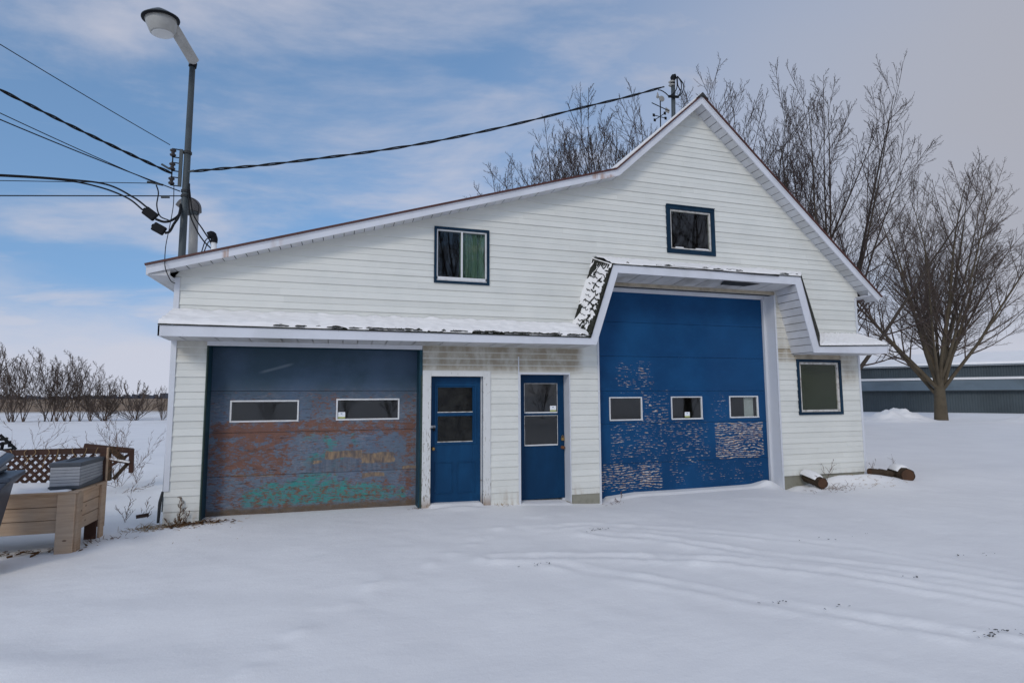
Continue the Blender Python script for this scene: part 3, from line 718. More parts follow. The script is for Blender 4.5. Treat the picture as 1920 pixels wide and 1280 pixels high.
# eaves running back along the sides
for x0, x1, zf, zt in ((-2.60,-2.575,3.462,3.585), (10.66,10.69,3.79,3.86)):
    MB().box(x0, x1, -.262, DEPTH+.15, zf, zt).build('eave_fascia', M['fascia'], B)
MB().hexa([(-2.574,-.26,3.466),(-2.307,-.26,3.466),(-2.307,DEPTH,3.466),(-2.574,DEPTH,3.466),(-2.574,-.26,3.474),(-2.307,-.26,3.474),(-2.307,DEPTH,3.474),(-2.574,DEPTH,3.474)]).build('eave_soffit', M['soffit'], B)
MB().box(10.40, 10.659, -.24, DEPTH, 3.80, 3.81).build('eave_soffit', M['soffit'], B)

# --- pent roofs and the hood round the tall door (front plane y=-.56)
PF = -.56
outer = [(-2.335, 2.735), (3.985, 2.725), (4.428, 3.998), (8.435, 4.018), (8.79, 2.685), (10.53, 2.735)]
inner = [(-2.335, 2.588), (4.09, 2.612), (4.520, 3.862), (8.305, 3.865), (8.66, 2.565), (10.51, 2.578)]
owall = [(-2.305, 2.985), (3.90, 2.985), (4.336, 4.235), (8.985, 4.235), (9.385, 2.985), (10.40, 2.985)]
def P3(p, y): return (p[0], y, p[1])
for i in range(5):
    a, b, c, d = outer[i], outer[i+1], inner[i+1], inner[i]
    MB().prism([P3(a,PF-.002*(i%2)), P3(d,PF-.002*(i%2)), P3(c,PF-.002*(i%2)), P3(b,PF-.002*(i%2))], (0,.024,0)).build('fascia_board', M['fascia'], B)
# roof deck from the front edge up to the wall
for i in range(5):
    a, b = outer[i], outer[i+1]; c, d = owall[i+1], owall[i]
    mb = MB(); k = (PF-.018)
    up = Vector((0,0,.012)) if i in (0, 2, 4) else Vector((-.012 if i == 1 else .012, 0, .003))
    q = [Vector(P3(a,k)), Vector(P3(b,k)), Vector(P3(c,-.012)), Vector(P3(d,-.012))]
    mb.hexa([*(v for v in q), *(v+up for v in q)])
    mb.build('pent_roof_deck', M['shingle'], B)
# end caps
for x, ya in ((-2.335, -2.305), (10.53, 10.40)):
    MB().hexa([(x,PF,2.59),(x+.02,PF,2.59),(x+.02,0,2.575),(x,0,2.575),(x,PF,2.73),(x+.02,PF,2.73),(x+.02,0,2.985),(x,0,2.985)]).build('end_cap', M['trim'], B)
# soffits: lined with narrow panels
def soffit_run(p, q, n, m, flip=1, dzw=0.0, dxw=0.0):
    p, q = Vector((p[0],0,p[1])), Vector((q[0],0,q[1])); d = (q-p); L = d.length; d.normalize(); nrm = Vector((-d.z,0,d.x))*flip
    rr = random.Random(n)
    for j in range(n):
        s0, s1 = L*j/n, L*(j+1)/n-.011
        a0, a1 = p+d*s0, p+d*s1; e = nrm*(.004*(j % 2)); wv = Vector((dxw,0,dzw))
        t = nrm*.008; y0, y1 = PF+.024, -.001
        mb = MB()
        mb.hexa([Vector((v.x,yy,v.z))+e+(wv if yy == y1 else Vector())+tt for tt in (Vector(),t) for (v,yy) in ((a0,y0),(a1,y0),(a1,y1),(a0,y1))])
        mb.build('soffit_panel', m, B)
soffit_run((-2.31,2.595), (4.10,2.617), 30, M['soffit_stained'], 1, -.02)
soffit_run((4.515,3.868), (8.300,3.870), 16, M['soffit_stained'], 1, -.055)
soffit_run((8.310,3.860), (8.655,2.572), 9, M['soffit'], 1)
soffit_run((4.095,2.62), (4.512,3.86), 8, M['soffit'], 1)
soffit_run((8.67,2.572), (10.50,2.580), 8, M['soffit'], 1, -.01)
# shingle fragments standing out of the snow: on the steep left cheek and along the drip edge
rg = random.Random(21)
def on_deck(i, u, v, lift=.0):
    a, b = Vector(P3(outer[i],PF)), Vector(P3(outer[i+1],PF)); c, d = Vector(P3(owall[i+1],0)), Vector(P3(owall[i],0))
    p = (a*(1-u)+b*u)*(1-v) + (d*(1-u)+c*u)*v
    nn = (b-a).cross(d-a).normalized(); nn = nn if nn.z > 0 or (abs(nn.z) < .3 and nn.x < 0) else -nn
    if i == 1 and nn.x > 0: nn = -nn
    if i == 3 and nn.x < 0: nn = -nn
    return p + nn*lift, nn, (b-a).normalized(), (d-a).normalized()
for k in range(62):
    if k < 46: i_, u, v = 0, .22+.775*rg.random()**.8, rg.uniform(-.015,.06)
    else: i_, u, v = 2, rg.uniform(.02,.98), rg.uniform(0,.16)
    p, nn, ex, ey = on_deck(i_, u, v, .034)
    L, wd = rg.uniform(.06,.30), rg.uniform(.02,.075)
    if i_ == 2: L *= .8; wd *= .5
    mb = MB(); n_ = 7; top = []; bt = []
    for j in range(n_):
        t = j/(n_-1)-.5; cu = rg.uniform(.0,.016)*math.cos(t*3)
        top.append(p + ex*(t*L) + ey*(wd*math.cos(t*2.8)*rg.uniform(.3,1.)) + nn*(cu+.004)); bt.append(p + ex*(t*L) - ey*rg.uniform(.0,.012)+nn*cu)
    mb.prism(top+bt[::-1], nn*.006)
    mb.build('shingle', M['shingle'], B)
# rows of curled shingles on the left cheek
for r__ in range(11):
    for c__ in range(4):
        u = .05 + r__/11*.93 + rg.uniform(-.02,.02); v = .08 + c__/4*.86 + rg.uniform(-.06,.06)
        p, nn, ex, ey = on_deck(1, min(u,.985), v, .026)
        L = rg.uniform(.07,.16); mb = MB(); n_ = 6; bow = rg.uniform(-.03,.035)
        th = .012+.016*rg.random() if v > .4 else .02+.02*rg.random()
        up_, dn_ = [], []
        for j in range(n_):
            t = j/(n_-1)-.5; q = p + ey*(t*L) + ex*(bow*math.cos(t*3.1)+rg.uniform(-.008,.008))
            up_.append(q+ex*th*rg.uniform(.4,1)); dn_.append(q)
        mb.prism(up_+dn_[::-1], nn*(.006+.01*rg.random())); mb.build('shingle', M['shingle'], B)
for k in range(13):   # ragged dark edge along the fascia of the cheek
    u = .03+k/13*.95; p, nn, ex, ey = on_deck(1, u, .04, .026); wd = rg.uniform(.03,.10) if u < .55 else rg.uniform(.02,.05)
    MB().prism([p-ex*.06-ey*.03, p+ex*.055-ey*.03, p+ex*.05*rg.uniform(.6,1.)+ey*wd, p-ex*.03+ey*wd*rg.uniform(.2,1.1)], nn*.010).build('shingle', M['shingle'], B)
for k in range(9):
    p, nn, ex, ey = on_deck(1, .985, .12+k*.1, .02)
    MB().prism([p-ey*.03, p+ey*.03, p+ey*.02-ex*rg.uniform(.06,.13), p-ey*.012-ex*rg.uniform(.03,.10)], nn*.014).build('shingle', M['shingle'], B)
# stray wires over the hood's front edge
for k in range(3):
    pts = [(5.0+j*.29, PF-.025-.004*k, 4.012+.005*math.sin(j*1.7+k*2)+.012*k*math.sin(j*.5)) for j in range(11)]
    MB().tube(pts, .0035, 4).build('loose_wire', M['cable'], B)

# snow lying on pent roofs (own things: snow rests on the building)
def roof_snow(name, i, label, thick, seed, bare=0., edge=.0, u0=0., u1=1., v0=.0, v1=1.):
    nu, nv = max(8, int(Vector((outer[i+1][0]-outer[i][0],0,outer[i+1][1]-outer[i][1])).length/.025)), 22
    if i in (1, 3): nu = 60; nv = 40
    vs = []; fs = []
    for jv in range(nv+1):
        for ju in range(nu+1):
            u, v = u0+(u1-u0)*ju/nu, v0+(v1-v0)*jv/nv
            p, nn, ex, ey = on_deck(i, u, v, .0)
            n = fbm(np.array(u*40+seed), np.array(v*9+seed), 4); n2 = fbm(np.array(p.x*7+seed), np.array(p.z*7+p.y*9), 4, N2)
            prof = min(1, (v+.02)/.09)**.6 if i in (0,2,4) else 1
            t = thick*(.75+.5*float(n))*prof
            if i in (0,2) and v < .16: t -= max(0, float(n2)*bare)*(1-v/.16)*(1 if p.x > -.2 or i == 2 else .15)
            if i == 1: t -= max(0., float(n2)-.02)*bare
            lift = .012+max(t, -.02)
            q = p + nn*lift
            if jv == 0: q = q - nn*min(t+.02,.028)
            vs.append(tuple(q))
    for jv in range(nv):
        for ju in range(nu):
            a = jv*(nu+1)+ju; fs.append((a,a+1,a+nu+2,a+nu+1))
    mb = MB(); mb.v = vs; mb.f = fs; mb.mi = [0]*len(fs)
    org = Vector(vs[0])
    o = mb.build(name, M['snow'], None, smooth=True, org=org)
    return tag(o, label, 'snow', None, 'stuff')
roof_snow('roof_snow_layer', 0, 'snow lying on the long pent roof over the left garage door and entry doors', .065, 3, .20)
roof_snow('roof_snow_layer', 1, 'patchy snow on the steep shingled cheek left of the tall door', .020, 8, .075)
roof_snow('roof_snow_layer', 2, 'thin snow along the top of the hood over the tall door', .045, 5, .12)
roof_snow('roof_snow_layer', 4, 'snow on the short pent roof above the small lower right window', .055, 9, .0)

# --- left overhead door
D = empty('overhead_door', (0,.3,0), None, None); D.parent = B; del_keys = [k for k in D.keys()]
D['label'] = 'weathered left overhead door with peeling blue, teal and rust paint'
GDY = .30
def ring(mb, x0, x1, z0, z1, w_, y0, y1):
    mb.box(x0, x1, y0, y1, z1-w_, z1); mb.box(x0, x1, y0, y1, z0, z0+w_)
    mb.box(x0, x0+w_, y0, y1, z0+w_, z1-w_); mb.box(x1-w_, x1, y0, y1, z0+w_, z1-w_); return mb
def section(par, x0, x1, z0, z1, y, m, holes=(), th=.04):
    mb = MB(); xs = x0
    for (a, b, c, d) in sorted(holes):
        mb.box(xs, a, y, y+th, z0, z1); mb.box(a, b, y, y+th, z0, c); mb.box(a, b, y, y+th, d, z1); xs = b
    mb.box(xs, x1, y, y+th, z0, z1)
    return mb.build('door_section', m, par, .003)
gw = [(-1.560,-.597,1.395,1.716), (-.038,.941,1.400,1.732)]
for z0, z1, hs in ((-.15,.592,()), (.597,1.233,()), (1.238,1.857,gw), (1.862,2.56,())):
    section(D, -1.86, 1.27, z0, z1, GDY, M['garage'], hs)
def pane(par, x0, x1, z0, z1, y, m=None):
    return MB().box(x0, x1, y, y+.005, z0, z1).build('pane', m or M['glass'], par)
def sticker(par, x, z, y, wd=.085, h=.09): return MB().box(x, x+wd, y-.002, y, z, z+h).build('sticker', M['sticker'], par)
for (a, b, c, d) in gw:
    ring(MB(), a-.004, b+.004, c-.004, d+.004, .024, GDY-.014, GDY+.03).build('window_frame', M['sashwhite'], D, .003)
    pane(D, a+.02, b-.02, c+.02, d-.02, GDY+.012)
sticker(D, -.013, 1.425, GDY+.010, .11, .10)
MB().box(-1.845, 1.273, .0, .30, 2.515, 2.56).build('door_head', M['jambblue'], B)
MB().box(-1.845, 1.265, -.024, .0, 2.515, 2.583).build('header_trim', M['trim'], B)
MB().box(-1.844, -1.829, .036, .298, -.2, 2.514).build('door_jamb', M['jambblue'], B)
MB().box(-1.845, -1.828, -.026, .035, -.2, 2.514).build('door_jamb_edge', M['greentrim'], B)
MB().box(1.222, 1.272, -.020, .34, -.2, 2.514).build('door_jamb', M['jambblue'], B)
MB().box(1.244, 1.272, -.03, -.021, -.2, 2.1).build('door_jamb_edge', M['greentrim'], B)

# --- tall overhead door
T = empty('overhead_door', (0,.28,0), None, None); T.parent = B
T['label'] = 'tall deep blue overhead door with cream flaking streaks'
TY = .28
tw = [(4.730,5.402,1.312,1.734), (6.030,6.712,1.312,1.737), (7.346,8.025,1.322,1.741)]
for z0, z1, hs in ((-.15,.525,()), (.529,1.243,()), (1.247,1.845,tw), (1.849,2.49,()), (2.494,3.13,()), (3.134,3.80,())):
    section(T, 4.30, 8.30, z0, z1, TY, M['bigdoor'], hs)
for i, (a, b, c, d) in enumerate(tw):
    ring(MB(), a-.004, b+.004, c-.004, d+.004, .022, TY-.016, TY+.03).build('window_frame', M['sashwhite'], T, .003)
    pane(T, a+.02, b-.02, c+.02, d-.02, TY+.012)
    MB().box(a-.004, b+.004, TY-.026, TY-.017, c-.006, c+.014).build('window_sill', M['sashwhite'], T)
sticker(T, 6.33, 1.345, TY+.010, .11, .10)
MB().box(4.40, 8.285, .0, .279, 3.752, 3.80).build('door_head', M['trim'], B)
MB().box(4.40, 8.285, .252, .279, 3.70, 3.751).build('door_stop', M['trim'], B)
MB().box(4.40, 8.29, -.02, .0, 3.752, 3.815).build('header_trim', M['tanboard'], B)
MB().box(8.262, 8.284, -.004, .279, -.2, 3.751).build('door_jamb', M['trim'], B)
MB().box(8.215, 8.261, .225, .279, -.2, 3.70).build('door_stop', M['trim'], B)
MB().box(8.262, 8.300, -.034, -.005, -.2, 3.75).build('door_casing', M['trim'], B)

MB().box(7.74, 7.96, TY+.06, TY+.065, 1.33, 1.73).build('paper_sheet', M['sashwhite'], T)
MB().hexa([(6.72,-.50,3.846),(7.55,-.47,3.846),(7.35,-.28,3.828),(6.80,-.30,3.828),(6.72,-.50,3.850),(7.55,-.47,3.850),(7.35,-.28,3.832),(6.80,-.30,3.832)]).build('torn_soffit', M['rubber'], B)
# --- first entry door (white casing)
E1 = empty('entry_door', (1.84,.12,0), None, None); E1.parent = B; E1['label'] = 'blue panelled entry door in a wide white casing'
def leaf(par, x0, x1, z0, z1, y, m, holes, sunk=()):
    mb = MB(); zs = z0; xa, xb = min(h[0] for h in holes), max(h[1] for h in holes)
    hs = sorted(holes, key=lambda h: h[2])
    mb.box(x0, xa, y, y+.04, z0, z1); mb.box(xb, x1, y, y+.04, z0, z1)
    for (a, b, c, d) in hs: mb.box(xa, xb, y, y+.04, zs, c); zs = d
    mb.box(xa, xb, y, y+.04, zs, z1)
    return mb.build('door_leaf', m, par, .003)
h1 = [(1.538,2.128,1.506,1.915), (1.550,2.129,1.026,1.446)]
h1 = [(1.540,2.128,a[2],a[3]) for a in h1]
leaf(E1, 1.425, 2.262, -.02, 2.085, .12, M['doorblue'], h1)
for h in h1:
    pane(E1, h[0]+.004, h[1]-.004, h[2]+.004, h[3]-.004, .135, M['dustyglass'])
    ring(MB(), h[0]-.012, h[1]+.012, h[2]-.012, h[3]+.012, .014, .113, .125).build('glazing_bead', M['peelsash'] if h[2] > 2 else M['doorblue'], E1)
    MB().box(h[0], h[1], .108, .120, h[2]-.004, h[2]+.008).build('glazing_bead', M['peelsash'], E1)
ring(MB(), 1.490, 2.195, .985, 1.965, .030, .106, .1195).build('stile_moulding', M['doorblue'], E1, .003)
for a, b in ((1.50,1.80), (1.87,2.17)):
    ring(MB(), a, b, .20, .70, .014, .110, .1195).build('panel_moulding', M['doorblue'], E1, .003)
MB().lathe((1.470,.119,.925), [(0,.026),(.008,.026),(.012,.012),(.03,.012),(.04,.028),(.062,.028),(.07,.014)], 16, (0,-1,0)).build('door_knob', M['brass'], E1, smooth=True)
MB().box(1.41, 1.505, .100, .112, 1.255, 1.295).build('hasp', M['steel'], E1, .003)
k = MB(); k.box(1.462, 1.497, .075, .099, 1.21, 1.25); k.tube([(1.468,.087,1.25),(1.470,.087,1.275),(1.48,.087,1.285),(1.49,.087,1.275),(1.492,.087,1.25)], .004, 6)
k.build('padlock', M['blackplastic'], E1)
mb = MB().box(1.274, 1.411, -.028, .02, -.12, 2.184); mb.build('door_casing', M['peelwhite'], B, .003)
MB().box(2.276, 2.401, -.028, .02, -.06, 2.184).build('door_casing', M['peelwhite'], B, .003)
MB().box(1.412, 2.275, -.028, .02, 2.090, 2.184).build('door_casing', M['peelwhite'], B, .003)
for a, b in ((1.398,1.411), (2.276,2.289)): MB().box(a, b, .021, .17, -.12, 2.09).build('door_jamb', M['doorblue'], B)
MB().box(1.411, 2.276, .021, .17, 2.091, 2.105).build('door_jamb', M['doorblue'], B)
MB().box(2.262, 2.275, .05, .119, -.1, 2.09).build('door_stop', M['peelwhite'], B)
# --- second entry door
E2 = empty('entry_door', (3.38,.23,0), None, None); E2.parent = B; E2['label'] = 'plain blue entry door in a narrow white frame with a deep reveal'
h2 = [(3.075,3.682,1.478,1.980), (3.080,3.684,.918,1.421)]; h2 = [(3.076,3.683,a[2],a[3]) for a in h2]
leaf(E2, 2.925, 3.815, .0, 2.13, .23, M['doorblue2'], h2)
for h in h2:
    pane(E2, h[0]+.004, h[1]-.004, h[2]+.004, h[3]-.004, .245)
    ring(MB(), h[0]-.006, h[1]+.006, h[2]-.006, h[3]+.006, .008, .223, .232).build('glazing_bead', M['peelsash'], E2)
    MB().box(h[0], h[1], .216, .224, h[2]-.012, h[2]+.010).build('glazing_bead', M['sashwhite'], E2)
sticker(E2, 3.555, 1.492, .243, .115, .10)
MB().lathe((3.772,.229,.865), [(0,.03),(.008,.03),(.012,.014),(.03,.014),(.04,.028),(.062,.028),(.07,.014)], 16, (0,-1,0)).build('door_knob', M['rust'], E2, smooth=True)
k = MB(); k.box(3.75, 3.80, .195, .228, .985, 1.035); k.tube([(3.758,.21,1.03),(3.760,.21,1.06),(3.775,.21,1.075),(3.79,.21,1.06),(3.792,.21,1.03)], .006, 6)
k.build('padlock', M['brass'], E2)
MB().box(2.905, 2.924, -.028, .27, -.1, 2.163).build('door_frame', M['trim'], B, .002)
MB().box(3.816, 3.832, -.028, .27, -.1, 2.163).build('door_frame', M['trim'], B, .002)
MB().box(3.775, 3.815, .255, .29, -.1, 2.13).build('door_stop', M['trim'], B)
MB().box(2.925, 3.815, -.028, .27, 2.132, 2.163).build('door_frame', M['trim'], B, .002)
MB().box(2.93, 3.83, -.06, .23, -.12, -.045).build('door_sill', M['tanboard'], B)

# --- windows
def window(x0, x1, z0, z1, label, bw, sash_m, sw, split=False, glass='glass', by=-.035):
    Wn = empty('window', ((x0+x1)/2, 0, z0), None, None); Wn.parent = B; Wn['label'] = label
    ring(MB(), x0, x1, z0, z1, bw, by, .02).build('window_trim', M['bluetrim'], Wn, .003)
    a, b, c, d = x0+bw, x1-bw, z0+bw, z1-bw
    ring(MB(), a, b, c, d, sw, -.012, .045).build('sash', M[sash_m], Wn, .003)
    if split:
        xm = (a+b)/2
        MB().box(xm-.014, xm+.014, -.010, .04, c+sw, d-sw).build('mullion', M['sashwhite'], Wn)
        pane(Wn, a+sw, xm-.014, c+sw, d-sw, .015, M[glass]); pane(Wn, xm+.014, b-sw, c+sw, d-sw, .022, M[glass])
    else: pane(Wn, a+sw, b-sw, c+sw, d-sw, .015, M[glass])
    mb = MB(); ring(mb, x0+.001, x1-.001, z0+.001, z1-.001, .02, .046, .16); mb.build('reveal', M['shadowwood'], Wn)
    return Wn, (a+sw, b-sw, c+sw, d-sw)
W1, g1 = window(1.440, 2.380, 3.625, 4.575, 'upper left sliding window with a green curtain in its right half', .042, 'sashwhite', .022, True)
MB().box(g1[0]-.02, g1[1]+.02, -.012, .01, g1[2]-.005, g1[2]+.045).build('sash', M['sashwhite'], W1)
mb = MB(); n_ = 40; xa, xb = (g1[0]+g1[1])/2-.02, g1[1]+.03
for j in range(n_+1):
    t = j/n_; x = xa+(xb-xa)*t; yy = .075+.025*math.sin(t*19)+.012*math.sin(t*43+1)
    mb.v += [(x, yy, g1[2]-.05), (x+.03*math.sin(t*5), yy+.02, (g1[2]+g1[3])/2), (x, yy, g1[3]+.05)]
for j in range(n_):
    for r in (0,1): mb.face((3*j+r, 3*j+3+r, 3*j+4+r, 3*j+1+r))
mb.build('curtain', M['curtain'], W1, smooth=True)
W2, g2 = window(5.857, 6.937, 4.447, 5.388, 'small square gable window with peeling white sash', .085, 'peelsash', .030)
MB().box(5.857, 6.937, -.052, -.034, 5.375, 5.392).build('drip_cap', M['bluetrim'], W2)
for a, b in ((6.05,6.22), (6.50,6.78)): MB().box(a, b, -.02, .0, g2[2]-.004, g2[2]+.014).build('snow_ledge', M['snow'], W2)
W3, g3 = window(8.757, 9.880, 1.362, 2.474, 'ground floor right window with an olive dark pane', .055, 'peelsash', .045, glass='boardedglass')
MB().box(g3[0]-.02, g3[1]+.02,   .03, .04, g3[2]-.02, g3[3]+.02).build('blind', weathered('olive_blind', (.060,.066,.036), (.042,.048,.027), .8, 2, .6), W3)
MB().box(8.72, 9.85, -.03, .0, 2.476, 2.57).build('header_trim', M['tanboard'], B)

# ------------------------------------------------------------------ pole, lamp and wires
PY = 1.2
pb = P(341,478,PY); pt = P(361,122,PY)
LP = empty('light_pole', (pb.x, PY, 0), 'tall galvanised pole with a bucket street lamp on a slanting arm above the left eave', 'street lamp')
pbase = Vector((pb.x-.03, PY, -.1))
MB().tube([pbase, pb, pt], [.066,.056,.046], 14).build('pole', M['galv'], LP, smooth=True)
# arm: flat box arm rising towards the lamp
la = P(365,118,PY-.02)+Vector((0,0,.0)); lb = P(322,46,.72)
dirv = (lb-la).normalized()
MB().beam(la, lb, .12, .14).build('arm', M['lampwhite'], LP, .012)
MB().tube([pt+Vector((.0,0,-.04)), pt+Vector((.01,0,.04))], .062, 12).build('arm_clamp', M['blackplastic'], LP)
lc = P(303,48,.62)
axl = Vector((-.14,-.10,1)).normalized()
MB().lathe(lc, [(-.13,.165),(-.12,.175),(.02,.215),(.11,.225)], 28, axl).build('refractor', M['lampwhite'], LP, smooth=True)
MB().lathe(lc, [(-.155,.10),(-.145,.145),(-.131,.16)], 28, axl).build('lamp_lens', weathered('milky_lens', (.62,.62,.60), (.5,.5,.48), .2), LP, smooth=True)
MB().lathe(lc, [(.095,.262),(.111,.268),(.118,.258),(.20,.14),(.255,.05),(.262,.0)], 28, axl).build('lamp_cap', M['galv'], LP, smooth=True)
MB().lathe(lc, [(.085,.266),(.098,.270),(.104,.266)], 28, axl).build('cap_rim', M['blackplastic'], LP, smooth=True)
# rack with three spool insulators
def polep(py, Y=PY): return P(341+(py-478)*(-20/356.), py, Y)
ra, rb_ = polep(283)+Vector((-.085,-.03,0)), polep(352)+Vector((-.085,-.03,0))
MB().beam(ra, rb_, .05, .03, (0,1,0)).build('insulator_rack', M['galv'], LP)
rod0, rod1 = ra+Vector((-.115,-.02,-.02)), rb_+Vector((-.115,-.02,.0))
MB().tube([rod0, rod1], .010, 6).build('rack_rod', M['blackplastic'], LP)
INS = []
for t in (.10,.48,.88):
    c = rod0.lerp(rod1, t); INS.append(c)
    MB().lathe(c+Vector((0,0,-.06)), [(0,.03),(.01,.045),(.03,.048),(.045,.03),(.06,.024),(.075,.03),(.09,.048),(.11,.045),(.12,.03)], 14).build('insulator', M['porcelain'], LP, smooth=True)
    for dz_ in (-.07,.07): MB().beam(c+Vector((.12,.02,dz_)), c+Vector((-.015,0,dz_)), .022, .012).build('rack_arm', M['blackplastic'], LP)
for py in (287,359,368): MB().tube([polep(py)+Vector((0,0,-.02)), polep(py)+Vector((0,0,.02))], .067, 12).build('band', M['rubber'], LP)

def catpts(a, b, sag, n=24, wob=0., seed=0):
    a, b = Vector(a), Vector(b); rr = random.Random(seed); out = []
    for i in range(n+1):
        t = i/n; p = a.lerp(b, t); p.z -= sag*4*t*(1-t)
        if wob: p += Vector((0, rr.uniform(-wob,wob), rr.uniform(-wob,wob)))
        out.append(p)
    return out
def wire(pts, r, label, cat='wire', group=None, name='power_line', m='cable', n=6):
    o = MB().tube(pts, r, n).build(name, M[m], None, smooth=True, org=pts[0]); return tag(o, label, cat, group)
GR = 'overhead lines running to the light pole from the left'
def left(py0, slope, Y): return P(-500, py0-500*slope, Y)
wire(catpts(left(70, .60, -1.6), INS[0]+Vector((-.05,0,.13)), .05), .007, 'thin overhead line that meets the light pole highest of all', group=GR)
# twisted triplex: two strands wound about each other
def twist(a, b, sag, r, R2, turns, label, group=None, n=160):
    base = catpts(a, b, sag, n); T_ = empty('service_cable', base[-1], label, 'cable', group)
    for ph in (0, math.pi):
        pts = [p+Vector((0, math.cos(ph+turns*2*math.pi*i/n)*R2, math.sin(ph+turns*2*math.pi*i/n)*R2)) for i, p in enumerate(base)]
        MB().tube(pts, r, 5).build('strand', M['cable'], T_, smooth=True)
    return T_
twist(left(150, .52, -1.2), P(322,325,PY-.1), .10, .013, .014, 9, 'thick twisted service cable coming down to the insulators from upper left', GR)
wire(catpts(left(196, .46, -.9), P(300,347,PY-.1), .06), .007, 'thin overhead line just below the thick twisted cable', group=GR)
wire(catpts(left(222, .44, -.7), polep(362)+Vector((-.06,-.06,0)), .07), .009, 'dark overhead line, lowest of the steep ones, ending at the pole band', group=GR)
wire(catpts(left(325,-.01,.0), P(300,344,PY-.1), .0, 6), .006, 'nearly level thin wire meeting the pole at the lowest insulator', group=GR)
wire(catpts(left(366,.0,.4), polep(370)+Vector((-.05,-.05,0)), .0, 6), .009, 'level dark wire meeting the pole just under the rack', group=GR)
# two heavy leads with splice boxes
def spline(pts, n=10):
    pts = [Vector(p) for p in pts]; out = []
    q = [pts[0]*2-pts[1]]+pts+[pts[-1]*2-pts[-2]]
    for i in range(1, len(q)-2):
        for j in range(n):
            t = j/n; a, b, c, d = q[i-1], q[i], q[i+1], q[i+2]
            out.append(.5*((2*b)+(-a+c)*t+(2*a-5*b+4*c-d)*t*t+(-a+3*b-3*c+d)*t**3))
    out.append(pts[-1]); return out
Yw = 1.0
wire(spline([P(-500,325,.2), P(-100,326,.6), P(0,328,.8), P(120,336,.9), P(200,346,Yw), P(250,370,Yw), P(277,390,Yw)]), .014, 'heavy black lead curving down into the upper black box beside the pole', 'cable', name='power_lead')
wire(spline([P(-500,327,.25), P(-100,328,.65), P(0,330,.85), P(120,338,.95), P(190,352,Yw), P(240,372,Yw), P(268,394,Yw)]), .013, 'second heavy black lead just under the first, left of the pole', 'cable', name='power_lead')
def splice(c0, c1, label):
    a, b = P(*c0, Yw), P(*c1, Yw)
    Sx = empty('splice_box', a, label, 'cable box')
    MB().beam(a, b, .07, .145).build('case', M['blackplastic'], Sx, .02)
    MB().tube([a-(b-a)*.06, a], .03, 8).build('gland', M['blackplastic'], Sx)
splice((271,393), (292,409), 'upper of the two black splice boxes hanging left of the pole')
splice((287,423), (309,435), 'lower of the two black splice boxes hanging left of the pole')
wire(spline([P(292,411,Yw), P(308,416,Yw), P(322,413,Yw), P(336,402,Yw+.05), polep(385)+Vector((-.05,-.03,0))]), .020, 'thick black cable loop from the upper splice box to the pole', 'cable', name='cable_loop')
wire(spline([P(309,437,Yw), P(318,434,Yw), P(326,420,Yw), P(334,408,Yw), polep(394)+Vector((-.05,-.03,0))]), .020, 'thick black cable loop from the lower splice box to the pole', 'cable', name='cable_loop')
wire(spline([P(293,347,PY-.1), P(297,362,PY-.1), P(294,385,Yw), P(300,405,Yw), P(316,413,Yw)]), .010, 'thin black jumper loop hanging between the clamps and the splice boxes', 'cable', name='cable_loop')
for a, b, lb_ in (((303,308),(318,317),'grey clamp on the thick twisted cable'), ((276,341),(306,347),'long grey clamp on the lines left of the insulators'), ((302,370),(318,370),'grey clamp on the level wire left of the pole'), ((353,322),(364,320),'grey clamp where the right hand cable leaves the pole')):
    tag(MB().tube([P(*a,PY-.12), P(*b,PY-.12)], .017, 7).build('wire_clamp', M['galv'], None, org=P(*a,PY-.12)), lb_, 'clamp')
wire(spline([polep(352)+Vector((-.16,-.05,0)), P(325,385,PY-.1), P(318,425,Yw-.2), P(311,460,.3), P(309,490,-.30), P(311,506,-.31), P(320,526,-.20), P(328,531,-.05)]), .006, 'thin black wire dropping from the pole over the eave to the wall corner', 'wire', name='drop_wire')
# drops to the small weatherhead right of the pole
wire(spline([polep(345)+Vector((.06,-.03,0)), P(355,395,1.1), P(368,430,1.0), P(382,452,.8), P(396,466,.7)]), .011, 'black lead sagging from the pole down to the roof behind the vent pipe', 'cable', name='roof_lead')
wire(spline([polep(352)+Vector((.06,-.03,0)), P(362,400,1.1), P(380,430,.9), P(394,452,.7), P(398,466,.65)]), .011, 'black lead from the pole passing over the vent pipe to the weatherhead', 'cable', name='roof_lead')
wire(spline([polep(372)+Vector((.06,-.03,0)), P(362,373,1.15), P(372,385,1.15), P(372,397,1.2), P(369,404,1.25)]), .006, 'thin wire arching over the vent cap beside the pole', 'wire', name='drop_wire')
for k, (a, b, c) in enumerate((((398,444),(386,450),(378,472)), ((400,448),(390,455),(383,471)))):
    wire(spline([P(*a,.6), P(*b,.6), P(*c,.6)]), .008, ('outer' if k == 0 else 'inner')+' small cable loop hanging from the weatherhead on the left roof', 'cable', name='cable_loop')
# vent pipe with hood
vb, vt = P(362,478,1.7), P(364,402,1.7)
VP = empty('vent_pipe', vb, 'grey vent pipe with a round brown grey cap rising right of the pole', 'vent pipe')
MB().tube([vb-Vector((0,0,.4)), vt], .072, 16).build('pipe', M['greypaint'], VP, smooth=True)
cc = P(357,392,1.7)
MB().lathe(cc+Vector((.03,0,-.06)), [(-.05,.075),(-.045,.10),(0,.115),(.02,.10)], 18, (.1,0,1)).build('collar', M['galv'], VP, smooth=True)
MB().tube(spline([cc+Vector((.07,0,-.05)), cc+Vector((.055,0,.05)), cc+Vector((-.01,0,.10)), cc+Vector((-.09,0,.08)), cc+Vector((-.14,0,.0))], 6), [.11]*13+[.105]*12, 16).build('cap', weathered('brown_grey_cap', (.13,.12,.115), (.07,.065,.06), .5), VP, smooth=True)
